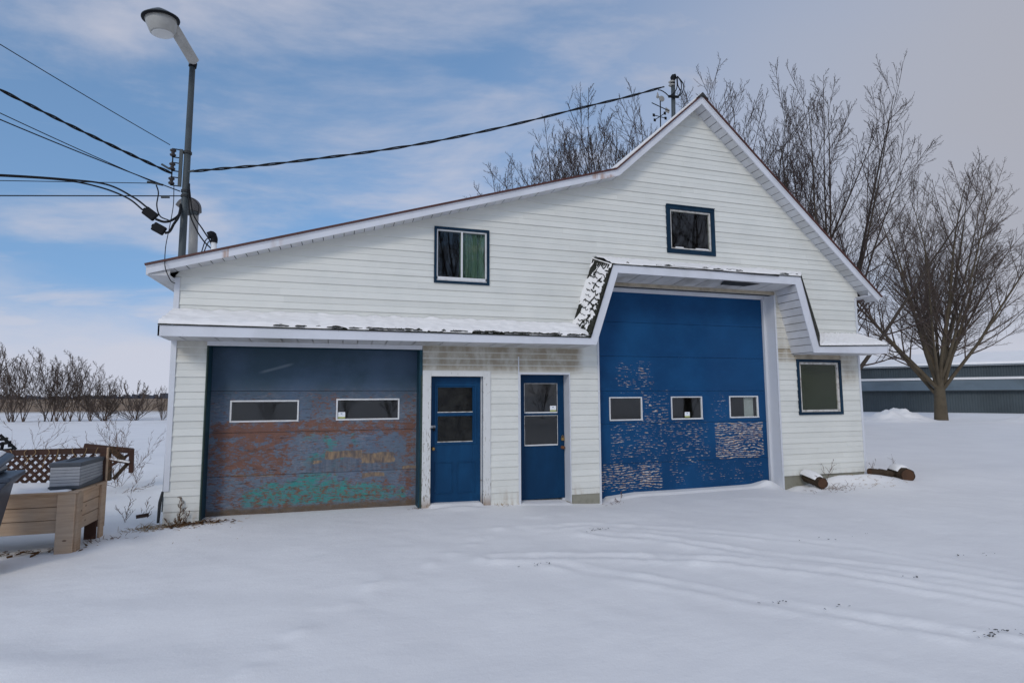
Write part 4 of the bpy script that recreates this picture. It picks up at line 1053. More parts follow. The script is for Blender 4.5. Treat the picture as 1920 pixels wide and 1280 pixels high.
# small weatherhead
wb, wt = P(402,472,.6), P(401,455,.6)
WH = empty('weatherhead', wb, 'small service entrance head on a short white pipe above the left eave', 'service head')
MB().tube([wb-Vector((0,0,.2)), wt], .042, 12).build('pipe', M['sashwhite'], WH, smooth=True)
MB().tube(spline([wt, wt+Vector((.0,0,.07)), wt+Vector((-.03,-.02,.12)), wt+Vector((-.08,-.03,.10))], 5), [.052]*8+[.06]*4+[.055]*4, 12).build('head', M['blackplastic'], WH, smooth=True)

# mast near the ridge, weathervane, service cable to it
mbm = P(1262,222,.6); mtp = P(1262,160,.6)
MA = empty('service_mast', (mbm.x,.6,mbm.z), 'galvanised service mast with black weatherhead standing just behind the gable peak', 'mast')
MB().tube([mbm-Vector((0,0,.5)), mtp+Vector((0,0,.03))], .042, 12).build('mast', M['galv'], MA, smooth=True)
MB().tube(spline([mtp, mtp+Vector((.0,0,.10)), mtp+Vector((.02,0,.18)), mtp+Vector((.06,-.02,.20))], 5), [.045]*8+[.062]*4+[.05]*4, 12).build('head', M['blackplastic'], MA, smooth=True)
for dz_ in (-.02, .05): MB().lathe(mtp+Vector((-.03,0,dz_)), [(0,.05),(.015,.07),(.03,.05)], 14).build('bracket_ring', M['lampwhite'], MA, smooth=True)
MB().tube([P(1254,181,.54), P(1272,182,.54)], .028, 8).build('splice', M['blackplastic'], MA)
for k, L in enumerate(([(1270,143),(1277,155),(1277,170),(1272,181)], [(1270,143),(1281,158),(1280,172),(1272,182)], [(1269,145),(1269,165),(1262,176),(1253,181)], [(1254,181),(1248,175),(1240,170),(1234,169)], [(1270,144),(1271,160),(1276,170)])):
    MB().tube(spline([P(*q_, .54) for q_ in L]), .011, 6).build('lead', M['cable'], MA, smooth=True)
# long service drop: heavy sag, twisted
sa = polep(322)+Vector((.05,-.05,0)); sb = P(1240,165,.55)
prof = [(355,322),(420,316),(500,309),(600,297),(700,284),(800,268),(900,248),(1000,225),(1100,200),(1180,181),(1245,163)]
mid = [P(a, b, 1.15-.6*i/(len(prof)-1)) for i, (a, b) in enumerate(prof)]
base = spline(mid, 18); SVC = empty('service_cable', base[0], 'long twisted service cable sagging from the light pole to the mast at the gable peak', 'cable')
for ph in (0, math.pi):
    MB().tube([p+Vector((0, math.cos(ph+i*.30)*.012, math.sin(ph+i*.30)*.014)) for i, p in enumerate(base)], .0125, 5).build('strand', M['cable'], SVC, smooth=True)
# weathervane
vb_ = P(1238,238,.9); vt_ = P(1238,188,.9)
WV = empty('weathervane', vb_, 'iron weathervane with an arrow and cross arms standing left of the service mast', 'weathervane')
MB().tube([vb_-Vector((0,0,.4)), vt_], .012, 8).build('rod', M['blackplastic'], WV)
vc = P(1237,219,.9)
for d_ in ((1,.15,0),(-.15,1,0)):
    d_ = Vector(d_).normalized(); MB().tube([vc-d_*.16, vc+d_*.16], .009, 6).build('cross_arm', M['blackplastic'], WV)
    for s_ in (-1,1): MB().box(vc.x+d_.x*.16*s_-.025, vc.x+d_.x*.16*s_+.025, vc.y+d_.y*.16*s_-.006, vc.y+d_.y*.16*s_+.006, vc.z-.03, vc.z+.03).build('direction_letter_plate', M['blackplastic'], WV)
a_, b_ = P(1222,193,.9), P(1254,208,.9)
MB().tube([a_, b_], .010, 6).build('arrow_shaft', M['blackplastic'], WV)
MB().prism([b_+Vector((.03,0,.02)), b_+Vector((-.07,0,.07)), b_+Vector((-.09,0,-.02)), b_+Vector((.0,0,-.06))], (0,.008,0)).build('arrow_tail', M['greypaint'], WV)
MB().lathe(vt_+Vector((.03,-.01,.03)), [(-.01,.03),(-.006,.065),(.006,.065),(.01,.03)], 16, (0,1,0)).build('ornament', M['greypaint'], WV)
MB().lathe(vt_+Vector((-.06,0,.06)), [(-.03,.01),(.0,.035),(.05,.02),(.11,.006)], 10).build('ornament', M['greypaint'], WV)

# ------------------------------------------------------------------ trees
def grow_tree(seed, trunk_h, trunk_r, nlimb, limb_len, spread, n2, n3, n4, n5, ratio=(.42,.42,.42,.4), up=.10, gnarl=.10, lean=(0,0), low=(.25), vase=False, lim=1., t2=.12):
    rr = random.Random(seed); lv = [[] for _ in range(6)]
    def perp(d):
        a = Vector((rr.gauss(0,1), rr.gauss(0,1), rr.gauss(0,1))); a = a - d*a.dot(d); a.normalize(); return a
    def go(p, d, L, r, lev, upk):
        n = (5, 9, 6, 5, 3, 2)[lev]; pts = [p.copy()]; rad = [r]; dd = d.copy()
        step = L/n; tip = (.62,.10,.16,.22,.35,.6)[lev]
        for i in range(n):
            g = gnarl*(.15,.8,1.1,1.2,1.1,1.)[lev]
            dd = (dd + Vector((rr.gauss(0,g), rr.gauss(0,g), rr.gauss(0,g)+upk))).normalized()
            p = p + dd*step; pts.append(p.copy()); t = (i+1)/n; rad.append(r*(1-t*(1-tip)))
        lv[lev].append((pts, rad)); return pts, rad
    def kids(pts, rad, L, lev, cnt, rt, ang, t0):
        n = len(pts)-1
        if lev > 5: return
        cn = max(1, int(cnt*rr.uniform(.75,1.25)+.5)) if cnt >= 1.5 else cnt
        az0 = rr.uniform(0, 6.28)
        for c in range(int(cn)):
            t = t0 + (1-t0)*(c+rr.uniform(.2,.9))/cn; t = min(t, .985)
            i = min(int(t*n), n-1); f_ = t*n-i; p = pts[i].lerp(pts[i+1], f_); r0 = rad[i]*(1-f_)+rad[i+1]*f_
            d = (pts[i+1]-pts[i]).normalized(); a = ang*rr.uniform(.7,1.3)
            x = perp(d); nd = (d*math.cos(a)+x*math.sin(a)).normalized()
            if nd.z < -.25: nd.z *= .3; nd.normalize()
            cl = L*rt*(1.15-.65*t)*rr.uniform(.75,1.25); cr = min(r0*.6, rad[0]*(.36 if lev == 2 else .45))
            cp, cR = go(p, nd, cl, max(cr, .004), lev, up*(1.2 if lev < 4 else .5))
            if lev == 2: kids(cp, cR, cl, 3, n3, ratio[1], .75, .18)
            elif lev == 3: kids(cp, cR, cl, 4, n4, ratio[2], .70, .15)
            elif lev == 4 and n5: kids(cp, cR, cl, 5, n5, ratio[3], .65, .2)
    tp, tr = go(Vector((0,0,-.3)), Vector((lean[0],lean[1],1)).normalized(), trunk_h+.3, trunk_r, 0, .0)
    for k in range(nlimb):
        a = 2*math.pi*(k*.618+rr.uniform(-.06,.06)); tilt = spread*(.25+.95*((k+.5)/nlimb))*rr.uniform(.85,1.15)
        t = rr.uniform(low, 1.0) if k else 1.0
        n = len(tp)-1; i = min(int(t*n), n-1); p = tp[i].lerp(tp[i+1], t*n-i)
        d = Vector((math.cos(a)*math.sin(tilt)+lean[0]*.5, math.sin(a)*math.sin(tilt)+lean[1]*.5, math.cos(tilt))).normalized()
        L = limb_len*rr.uniform(.9,1.05)*(1-.15*(k/nlimb)); r = trunk_r*rr.uniform(.30,.44)*lim
        pts, rad = go(p, d, L, r, 1, up*.30)
        kids(pts, rad, L, 2, n2, ratio[0], .66, t2)
    return lv
def tube_mesh(name, brs, nsides, m):
    """all branches of some levels in one mesh, built with numpy"""
    V, Fq = [], []; base = 0
    for (pts, rad), ns in ((b, s_) for b, s_ in zip(brs, nsides)):
        Pn = np.array([tuple(p) for p in pts]); n = len(Pn)
        d = np.empty_like(Pn); d[1:-1] = Pn[2:]-Pn[:-2]; d[0] = Pn[1]-Pn[0]; d[-1] = Pn[-1]-Pn[-2]
        d /= np.linalg.norm(d, axis=1, keepdims=True)+1e-9
        ref = np.array([.31,.87,.38]) if abs(d[0] @ np.array([.31,.87,.38])) < .9 else np.array([1.,0,0])
        x = ref - d*(d @ ref)[:,None]; x /= np.linalg.norm(x, axis=1, keepdims=True)+1e-9; y = np.cross(d, x)
        a = np.arange(ns)*2*math.pi/ns
        ring_ = Pn[:,None,:] + (x[:,None,:]*np.cos(a)[None,:,None] + y[:,None,:]*np.sin(a)[None,:,None])*np.array(rad)[:,None,None]
        V.append(ring_.reshape(-1,3))
        ii = np.arange(n-1)[:,None]*ns; kk = np.arange(ns)[None,:]; k2 = (kk+1) % ns
        q = np.stack([ii+kk, ii+k2, ii+ns+k2, ii+ns+kk], -1).reshape(-1,4)+base
        Fq.append(q); base += n*ns
    V = np.concatenate(V); Fq = np.concatenate(Fq)
    me = bpy.data.meshes.new(name); me.vertices.add(len(V)); me.vertices.foreach_set('co', V.ravel())
    me.loops.add(Fq.size); me.loops.foreach_set('vertex_index', Fq.ravel())
    me.polygons.add(len(Fq)); me.polygons.foreach_set('loop_start', np.arange(len(Fq))*4); me.polygons.foreach_set('loop_total', np.full(len(Fq),4))
    me.polygons.foreach_set('use_smooth', [True]*len(Fq)); me.update(calc_edges=True); me.materials.append(m)
    return me
def tree_meshes(lv, thick=1., bark='bark', twig='twig', minr=.0016):
    for L, lk in zip(lv, (3, 3, 2.2, 1.4, .9, .75)):
        for pts, rad in L:
            for i in range(len(rad)): rad[i] = max(rad[i]*thick, minr*lk)
    b1 = lv[0]+lv[1]; b2 = lv[2]+lv[3]+lv[4]+lv[5]
    t = tube_mesh('trunk', b1, [10]*len(lv[0])+[6]*len(lv[1]), M[bark])
    c = tube_mesh('crown', b2, [4]*len(lv[2])+[3]*(len(b2)-len(lv[2])), M[twig])
    return t, c
def place_tree(meshes, loc, rz, s, label, name='bare_tree', cat='tree', group=None):
    group = group or ('bare trees along the field edge' if name == 'field_tree' else 'big bare trees around the garage' if name == 'bare_tree' else None)
    T_ = empty(name, loc, label, cat, group); T_.rotation_euler = (0,0,rz); T_.scale = (s,s,s) if not hasattr(s,'__len__') else s
    for nm, me_ in zip(('trunk','crown'), meshes):
        o = bpy.data.objects.new(nm, me_); col.objects.link(o); o.parent = T_
    return T_
def fit(meshes, px, Y, top, rz, label, wide=1., base=None, name='bare_tree'):
    """scale a tree so that the tip of its crown stands at the photo's height"""
    v = np.empty(len(meshes[1].vertices)*3); meshes[1].vertices.foreach_get('co', v); v = v.reshape(-1,3)[::7]
    b_ = base if base is not None else Vector((P(px, 700, Y).x, Y, 0))
    c_, s_ = math.cos(rz), math.sin(rz); k = 1.
    for it in range(14):
        xw = b_.x+(v[:,0]*c_-v[:,1]*s_)*k*wide-CAM.x; yw = b_.y+(v[:,0]*s_+v[:,1]*c_)*k*wide-CAM.y; zw = b_.z+v[:,2]*k-CAM.z
        de = xw*fwd.x+yw*fwd.y+zw*fwd.z; py = 640+F_PX*(xw*down.x+yw*down.y+zw*down.z)/de
        k *= 1+.8*((float(np.percentile(py, .12))-top)/(760-top))
    return place_tree(meshes, b_, rz, (k*wide, k*wide, k), label, name)
maple = tree_meshes(grow_tree(7, 2.6, .27, 13, 12.5, .56, 14, 9, 6, 1.0, ratio=(.34,.36,.32,.35), up=.085, gnarl=.034, low=.35, t2=.15), 1.0, 'bark', 'twig', .0055)
maple2 = tree_meshes(grow_tree(19, 2.2, .25, 13, 12.0, .58, 14, 9, 6, 1.0, ratio=(.34,.36,.32,.35), up=.085, gnarl=.036, low=.3, t2=.15), 1.0, 'bark', 'twig', .0055)
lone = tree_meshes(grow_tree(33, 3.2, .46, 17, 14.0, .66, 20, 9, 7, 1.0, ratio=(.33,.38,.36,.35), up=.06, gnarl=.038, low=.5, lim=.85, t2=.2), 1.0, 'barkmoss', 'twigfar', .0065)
fit(maple, 1560, 12.5, 112, .4, 'tall bare tree rising behind the right roof slope of the garage', .80)
fit(maple2, 1430, 16, 122, 2.0, 'bare tree directly behind the gable peak, partly hidden by the taller one', .8)
fit(maple2, 1250, 15, 122, 4.1, 'bare tree behind the weathervane, left of the gable peak', .8)
fit(maple2, 1195, 19, 168, .6, 'bare tree between the weathervane tree and the bend of the roof', 1.)
fit(maple, 1130, 15, 200, 1.3, 'smaller bare tree behind the bend of the roof', .9)
fit(maple, 1105, 20, 228, 3.0, 'low bare tree just right of the leftmost one above the low roof', 1.)
fit(maple2, 1062, 17, 258, 5.2, 'low bare tree at the left end of the branches above the low roof', .85)
cz = G(1765,787)
fit(lone, 1765, cz.y, 303, .9, 'large spreading bare tree standing alone in front of the dark barn', .92, Vector((cz.x, cz.y, hz(cz.x, cz.y)-.1)))
# trees mirrored in the windows, on the camera's side of the yard
place_tree(maple, (8.2,-25,0), .2, 1.25, 'bare tree on the near side of the yard, mirrored in the upper left window')
place_tree(maple2, (24.5,-26,0), 3.2, 1.35, 'bare tree across the yard, mirrored in the gable window')
# left row
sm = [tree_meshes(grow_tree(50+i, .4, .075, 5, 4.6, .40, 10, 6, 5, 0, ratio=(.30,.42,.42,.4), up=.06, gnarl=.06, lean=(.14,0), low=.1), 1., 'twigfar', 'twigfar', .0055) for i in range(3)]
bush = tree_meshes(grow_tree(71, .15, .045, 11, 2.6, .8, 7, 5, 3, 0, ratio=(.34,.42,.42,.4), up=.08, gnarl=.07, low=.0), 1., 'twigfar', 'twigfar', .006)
rg = random.Random(3)
row = [(-34,640),(-8,664),(14,656),(30,672),(47,650),(62,676),(80,665),(97,656),(112,668),(126,682),(140,676),(157,690),(172,698),(186,704)]
names_ = ['first','second','third','fourth','fifth','sixth','seventh','eighth','ninth','tenth','eleventh','twelfth','thirteenth','last']
for k, (px, ty) in enumerate(row):
    g = G(px, 793-px*.012); y_ = g.y+rg.uniform(-1,1.5); b_ = Vector((g.x, y_, hz(g.x, y_)-.05))
    fit(sm[(k*2+k//4) % 3], px, y_, ty, rg.uniform(-.8,.8), 'small leaning bare tree in the row at the field edge, %s from the left' % names_[k], 1.0, b_, 'field_tree')
YL = ['low bare tree farthest left across the yard behind the viewer', 'smaller bare tree mirrored in the left pane of the left garage door', 'bare tree mirrored at the left of the right garage door pane',
      'small bare tree mirrored at the right of the right garage door pane', 'bare tree mirrored in the panes of the first entry door', 'bare tree mirrored in the panes of the second entry door',
      'bare tree mirrored in the left pane of the tall door', 'bare tree across the yard between those mirrored in the tall door', 'bare tree mirrored in the middle pane of the tall door',
      'bare tree mirrored in the right pane of the tall door', 'bare tree mirrored in the ground floor right window']
for k, (x_, y_, s_) in enumerate(((-7.5,-31,.8), (-4.2,-29,.5), (.6,-33,.9), (3.4,-30,.6), (9,-34,.8), (14.5,-30,.8), (21,-33,1.), (24,-30,.8), (28.5,-31,1.), (34,-34,1.1), (39,-31,1.2))):
    t_ = place_tree(sm[k % 3], (x_, y_, 0), k*1.3, s_, YL[k], 'yard_tree', 'tree', 'low bare trees across the yard, mirrored in the windows')
g = G(195, 790); place_tree(bush, (g.x, g.y, 0), .3, 1.1, 'bare bush at the right end of the field edge row', 'field_shrub', 'shrub')
g = G(255, 788); place_tree(bush, (g.x, g.y, 0), 2.3, 1.15, 'rounded bare shrub standing apart in the field left of the garage', 'field_shrub', 'shrub')
g = G(303, 787); place_tree(bush, (g.x, g.y, 0), 4.3, (.45,.45,1.0), 'thin bare sapling in the field nearest the garage corner', 'field_shrub', 'shrub')

# ------------------------------------------------------------------ barn far right
b0, b1 = Vector((47.0, 35.6, 0)), Vector((60.0, 19.9, 0)); bd = (b1-b0).normalized(); bn = Vector((-bd.y, bd.x, 0)); bn = bn if bn.y > 0 else -bn
def onbarn(px, py, off=0.):
    """point of the barn's vertical plane shifted back by off"""
    v = right*((px-960)/F_PX) + down*((py-640)/F_PX) + fwd
    p0 = b0+bn*off; t = (p0-CAM).dot(bn)/v.dot(bn); return CAM+v*t
BN = empty('barn', b0, 'long low dark green metal barn with a snowy roof behind the lone tree', 'barn')
zl = onbarn(1700,732).z; zs = onbarn(1700,713,1.6).z; zc = onbarn(1760,687,1.7).z
Lb = (b1-b0).length
def bpt(s, off, z): p = b0+bd*s+bn*off; return Vector((p.x, p.y, z))
# corrugated sheets, one object each
ns = 26
for k in range(ns):
    s0, s1 = Lb*k/ns, Lb*(k+1)/ns
    mb = MB(); m_ = 8
    for j in range(m_+1):
        s = s0+(s1-s0)*j/m_; o_ = -.03 if j % 2 else .0
        mb.v += [tuple(bpt(s, o_, -.2)), tuple(bpt(s, o_, zl))]
    for j in range(m_): mb.face((2*j, 2*j+2, 2*j+3, 2*j+1))
    mb.build('wall_sheet', M['barnmetal'], BN)
    mb = MB(); mb.hexa([bpt(s0,-.5,zl-.06), bpt(s1,-.5,zl-.06), bpt(s1,1.7,zs), bpt(s0,1.7,zs), bpt(s0,-.5,zl), bpt(s1,-.5,zl), bpt(s1,1.7,zs+.05), bpt(s0,1.7,zs+.05)])
    mb.build('roof_sheet', M['barnroof'], BN)
    if k >= 2:
        mb = MB()
        s1 = s1+.012
        for j in range(m_+1):
            s = s0+(s1-s0)*j/m_; o_ = 1.66 if j % 2 else 1.7
            mb.v += [tuple(bpt(s, o_, zs)), tuple(bpt(s, o_, zc))]
        for j in range(m_): mb.face((2*j, 2*j+2, 2*j+3, 2*j+1))
        mb.build('wall_sheet', M['barnmetal'], BN)
mb = MB(); mb.hexa([bpt(0,.2,-.2), bpt(Lb,.2,-.2), bpt(Lb,9,-.2), bpt(0,9,-.2), bpt(0,.2,zl-.1), bpt(Lb,.2,zl-.1), bpt(Lb,9,zl-.1), bpt(0,9,zl-.1)]); mb.build('core', M['barnmetal'], BN)
s2 = Lb*2/ns
mb = MB(); mb.hexa([bpt(s2-.4,1.3,zc), bpt(Lb,1.3,zc), bpt(Lb,8,zc+1.3), bpt(s2-.4,8,zc+1.3), bpt(s2-.4,1.3,zc+.10), bpt(Lb,1.3,zc+.10), bpt(Lb,8,zc+1.4), bpt(s2-.4,8,zc+1.4)]); mb.build('upper_roof', M['barnroof'], BN)
mb = MB(); mb.hexa([bpt(s2-.4,1.4,zc+.11), bpt(Lb,1.4,zc+.11), bpt(Lb,8,zc+1.41), bpt(s2-.4,8,zc+1.41), bpt(s2-.4,1.5,zc+.32), bpt(Lb,1.5,zc+.32), bpt(Lb,8,zc+1.6), bpt(s2-.4,8,zc+1.6)])
mb.build('upper_roof_snow', M['snow'], BN)
mb = MB(); mb.hexa([bpt(0,1.45,zs), bpt(Lb,1.45,zs), bpt(Lb,1.65,zs+.02), bpt(0,1.65,zs+.02), bpt(0,1.45,zs+.16), bpt(Lb,1.45,zs+.16), bpt(Lb,1.65,zs+.22), bpt(0,1.65,zs+.22)]); mb.build('ledge_snow', M['snow'], BN)
MB().tube([bpt(0,-.52,zl-.03), bpt(Lb,-.52,zl-.03)], .04, 6).build('gutter', M['galv'], BN)

# ploughed snow banks in front of the barn: lumpy heaps
def bank(cx, cy, rx, ry, hh, seed, label):
    mb = MB(); nx_, ny_ = 56, 40
    for j in range(ny_+1):
        for i in range(nx_+1):
            x, y = cx+(i/nx_*2-1)*rx*1.9, cy+(j/ny_*2-1)*ry*1.9
            e = math.exp(-((x-cx)/rx)**2-((y-cy)/ry)**2)
            n = float(fbm(np.array(x*1.3+seed), np.array(y*1.3), 5)); n2 = float(N2(np.array(x*4.1), np.array(y*4.1+seed)))
            mb.v.append((x, y, hz(x, y) - .04 + hh*e*(1+.55*n) + .16*n2*min(1, e*2.)))
    for j in range(ny_):
        for i in range(nx_): a = j*(nx_+1)+i; mb.face((a,a+1,a+nx_+2,a+nx_+1))
    o = mb.build('snow_bank', M['snow'], None, smooth=True, org=(cx,cy,hz(cx,cy))); return tag(o, label, 'snow bank', None, 'stuff')
bank(34.9, 18.7, 1.9, 1.2, .75, 1, 'rough ploughed snow bank left of the lone tree')
bank(44.6, 15.0, 4.2, 1.5, .70, 2, 'rough ploughed snow bank right of the lone tree')

# ------------------------------------------------------------------ planter, box, lattice, bin
x1p, y0p, y1p, hp = -2.925, -1.10, -.30, .675
PL = empty('planter_box', (-3.9,-.7,0), 'raised pine planter box with snow on top beside the left garage corner', 'planter')
xl = -5.0
for k in range(3):
    za, zb = .215+k*.150, .215+k*.150+.143
    MB().box(xl, x1p-.17, y0p, y0p+.035, za, zb).build('front_board', M['pine'], PL, .004)
    MB().box(x1p-.035, x1p, y0p+.10, y1p-.06, za, zb).build('side_board', M['pine'], PL, .004)
    MB().box(xl, x1p-.17, y1p-.035, y1p, za, zb).build('back_board', M['pine'], PL, .004)
MB().box(x1p-.172, x1p+.006, y0p-.03, y0p-.001, -.1, hp-.015).build('corner_post', M['pine'], PL, .004)
MB().box(x1p+.001, x1p+.03, y0p-.0, y0p+.125, -.1, hp-.015).build('corner_post', M['pine'], PL, .004)
MB().box(x1p+.001, x1p+.03, y1p-.125, y1p+.0, -.1, hp-.015).build('corner_post', M['pine'], PL, .004)
MB().box(x1p-.13, x1p-.002, y1p-.16, y1p-.126, -.1, .21).build('inner_leg', M['redwood'], PL, .004)
MB().box(-4.55, -4.33, y0p+.01, y0p+.05, -.1, .21).build('inner_leg', M['redwood'], PL, .004)
MB().box(xl, x1p+.035, y0p-.045, y0p+.05, hp-.014, hp+.008).build('top_rail', M['pine'], PL, .004)
MB().box(x1p-.05, x1p+.035, y0p+.051, y1p+.02, hp-.014, hp+.008).build('top_rail', M['pine'], PL, .004)
MB().box(xl, x1p-.051, y0p+.051, y1p, .55, .58).build('soil_tray', M['redwood'], PL)
def snowpad(x0, x1, y0, y1, z, th, label, seed, nx_=60, ny_=24):
    mb = MB()
    for j in range(ny_+1):
        for i in range(nx_+1):
            u, v = i/nx_, j/ny_; x, y = x0+(x1-x0)*u, y0+(y1-y0)*v
            e = min(1, min(u*(x1-x0), (1-u)*(x1-x0), v*(y1-y0), (1-v)*(y1-y0))/.05)**.5
            n = float(fbm(np.array(x*5+seed), np.array(y*5), 3))
            mb.v.append((x, y+.006*n, z+th*e*(.8+.5*n)))
    for j in range(ny_):
        for i in range(nx_):
            a = j*(nx_+1)+i; mb.face((a,a+1,a+nx_+2,a+nx_+1))
    o = mb.build('snow_layer', M['snow'], None, smooth=True, org=((x0+x1)/2,(y0+y1)/2,z)); return tag(o, label, 'snow', None, 'stuff')
snowpad(xl, x1p-.30, y0p-.02, y1p-.05, hp+.003, .045, 'snow lying on top of the pine planter box', 2)
snowpad(x1p-.33, x1p-.08, y0p-.02, -1.0, hp+.007, .022, 'strip of snow on the planter rim in front of the grey slatted box', 4, 20, 8)
# grey slatted box
BX = empty('slatted_box', (-3.09,-.62,hp+.01), 'grey slatted plastic box with dark lid and base standing on the pine planter', 'box')
bx0, bx1, by0, by1 = -3.255, -2.955, -.96, -.28; bz = hp+.012
MB().hexa([(bx0-.01,by0-.01,bz),(bx1+.012,by0-.012,bz),(bx1+.012,by1,bz),(bx0-.01,by1,bz),(bx0-.01,by0-.01,bz+.035),(bx1+.012,by0-.012,bz+.04),(bx1+.012,by1,bz+.075),(bx0-.01,by1,bz+.06)]).build('base', M['darkplastic'], BX, .004)
MB().box(bx0+.004, bx1-.004, by0+.004, by1-.004, bz+.03, bz+.27).build('core', M['darkplastic'], BX)
for k in range(6):
    za = bz+.040+k*.038
    MB().box(bx0, bx1, by0-.001, by0+.02, za, za+.034).build('slat', M['foamslat'], BX, .003)
    MB().box(bx1-.02, bx1+.002, by0+.021, by1, za, za+.034).build('slat', M['foamslat'], BX, .003)
    MB().box(bx0, bx0+.02, by0+.021, by1, za, za+.034).build('slat', M['foamslat'], BX, .003)
MB().box(bx0-.014, bx1+.014, by0-.014, by1+.01, bz+.268, bz+.315).build('lid', M['darkplastic'], BX, .006)
MB().box(bx0+.09, bx0+.14, by0+.15, by0+.5, bz+.3155, bz+.318).build('lid_slot', M['blackplastic'], BX)
# brown lattice screen behind
LT = empty('lattice_screen', (-3.6,-.26,0), 'brown wooden lattice screen standing behind the planter', 'trellis')
lx0, lx1, lz0, lz1, ly = -5.0, -2.950, .60, 1.115, -.262
MB().box(lx0, lx1+.03, ly-.02, ly+.02, lz1-.075, lz1).build('top_rail', M['redwood'], LT, .004)
MB().box(lx0, lx1-.05, ly-.02, ly+.02, lz0-.05, lz0).build('bottom_rail', M['redwood'], LT, .004)
MB().box(lx1-.045, lx1+.03, ly-.021, ly+.019, .1, lz1-.076).build('post', M['redwood'], LT, .004)
MB().box(lx1+.0301, lx1+.042, ly-.022, ly+.02, .1, lz1+.001).build('post', M['pine'], LT)
for dirn in (1, -1):
    s = lx0-.6
    while s < lx1:
        H_ = lz1-.08-lz0; a0, a1 = s, s+H_*dirn
        lo, hi = (a0, a1)
        # clip slat to the panel
        def cl(xa, za, xb, zb):
            pts_ = [(xa,za),(xb,zb)]; t0, t1 = 0., 1.
            for sign, lim in ((1, lx0), (-1, lx1-.05)):
                fa, fb = sign*(xa-lim), sign*(xb-lim)
                if fa < 0 and fb < 0: return None
                if fa < 0: t0 = max(t0, fa/(fa-fb))
                if fb < 0: t1 = min(t1, fa/(fa-fb))
            if t1-t0 < .08: return None
            return (xa+(xb-xa)*t0, za+(zb-za)*t0), (xa+(xb-xa)*t1, za+(zb-za)*t1)
        r = cl(a0, lz0, a1, lz1-.08)
        if r: MB().beam((r[0][0], ly+.006*dirn, r[0][1]), (r[1][0], ly+.006*dirn, r[1][1]), .036, .007, (0,1,0)).build('lattice_slat', M['redwood'], LT)
        s += .100
# dry vine bits over it
rg = random.Random(8)
for k in range(8):
    x = -3.95+k*.13+rg.uniform(-.03,.03); z = 1.12
    o = MB().tube(spline([(x,ly-.03,z), (x+rg.uniform(-.03,.03),ly-.05,z-.05), (x+rg.uniform(-.07,.07),ly-.04,z-.11-.05*rg.random()), (x+rg.uniform(-.08,.08),ly-.05,z-.16-.08*rg.random())],4), .0035, 4).build('vine_stem', M['straw'], LT)
# second broken trellis further back, half buried, with snow on a rail
Q = lambda px, py, Y: P(px, py, Y)
BTr = empty('broken_trellis', G(225,905), 'broken brown wooden rack with a snowy rail behind the lattice screen', 'wooden rack')
Yb = 3.6
for a, b, w_, h_, mm in (((158,836),(249,845),.10,.10,'redwood'), ((247,842),(246,885),.08,.07,'redwood'), ((205,861),(246,867),.06,.06,'redwood'), ((205,874),(243,851),.06,.05,'redwood'), ((206,840),(232,862),.16,.10,'log'), ((212,898),(240,868),.06,.06,'log'), ((203,845),(204,900),.08,.08,'log')):
    MB().beam(P(*a,Yb), P(*b,Yb+.1), w_, h_).build('rail', M[mm], BTr, .005)
MB().beam(P(205,859,Yb-.03), P(243,866,Yb-.0), .07, .03).build('rail_snow', M['snow'], BTr, .01)
# dark metal frame at the left edge
MF = empty('metal_frame', G(10,900), 'dark metal rack of bars at the left edge behind the lattice', 'metal rack')
Ym = 1.2
for a, b in (((-60,830),(14,822)), ((-60,843),(18,829)), ((18,826),(18,838)), ((-60,852),(24,842)), ((0,815),(30,842)), ((-60,862),(20,846)), ((6,828),(2,846))):
    MB().tube([P(*a,Ym), P(*b,Ym)], .022, 8).build('bar', M['blackplastic'], MF)
for x_ in (-.9, -.2):
    MB().tube([P(0,850,Ym)+Vector((x_,0,0)), P(0,850,Ym)+Vector((x_,0,-1.1))], .02, 8).build('leg', M['blackplastic'], MF)
# wheeled bin at the left edge
cb = P(-26,892,-3.2); bzr = .985; cb = G(-52,892,bzr)
BI = empty('wheelie_bin', (cb.x, cb.y, 0), 'blue grey wheeled bin overfilled with black bags, snow on its lid, at the left edge', 'bin')
ang = .25
def rb(x, y, z): c_, s_ = math.cos(ang), math.sin(ang); return Vector((cb.x+x*c_-y*s_, cb.y+x*s_+y*c_, z))
def frustum(mb, w0, d0, z0, w1, d1, z1, sh=0.):
    mb.hexa([rb(-w0,-d0,z0), rb(w0,-d0,z0), rb(w0,d0,z0), rb(-w0,d0,z0), rb(-w1+sh,-d1,z1), rb(w1+sh,-d1,z1), rb(w1+sh,d1,z1), rb(-w1+sh,d1,z1)]); return mb
mb = MB(); frustum(mb, .15, .20, .06, .285, .33, .92); mb.build('body', M['bin'], BI, .02)
mb = MB(); frustum(mb, .36, .36, .935, .36, .37, .985); mb.build('rim', M['bin'], BI, .015)
mb = MB(); frustum(mb, .285, .34, .86, .34, .355, .934); mb.build('rim_flare', M['bin'], BI, .012)
mb = MB(); frustum(mb, .23, .29, .985, .23, .26, 1.07); mb.build('bag', M['bag'], BI, .05)
for k in range(7):
    p = rb(-.2+.065*k, -.26+.03*math.sin(k*2), 1.03+.02*math.sin(k*1.7)); MB().lathe(p+Vector((0,0,-.05)), [(0,.02),(.02,.055),(.06,.06),(.1,.03)], 9, (.2*math.sin(k),.3,1)).build('bag_fold', M['bag'], BI, smooth=True)
mb = MB(); mb.hexa([rb(-.36,-.36,1.075), rb(.27,-.36,1.055), rb(.27,.36,1.12), rb(-.36,.36,1.15), rb(-.34,-.34,1.145), rb(.24,-.34,1.115), rb(.24,.34,1.18), rb(-.34,.34,1.22)]); mb.build('lid', M['bin'], BI, .025)
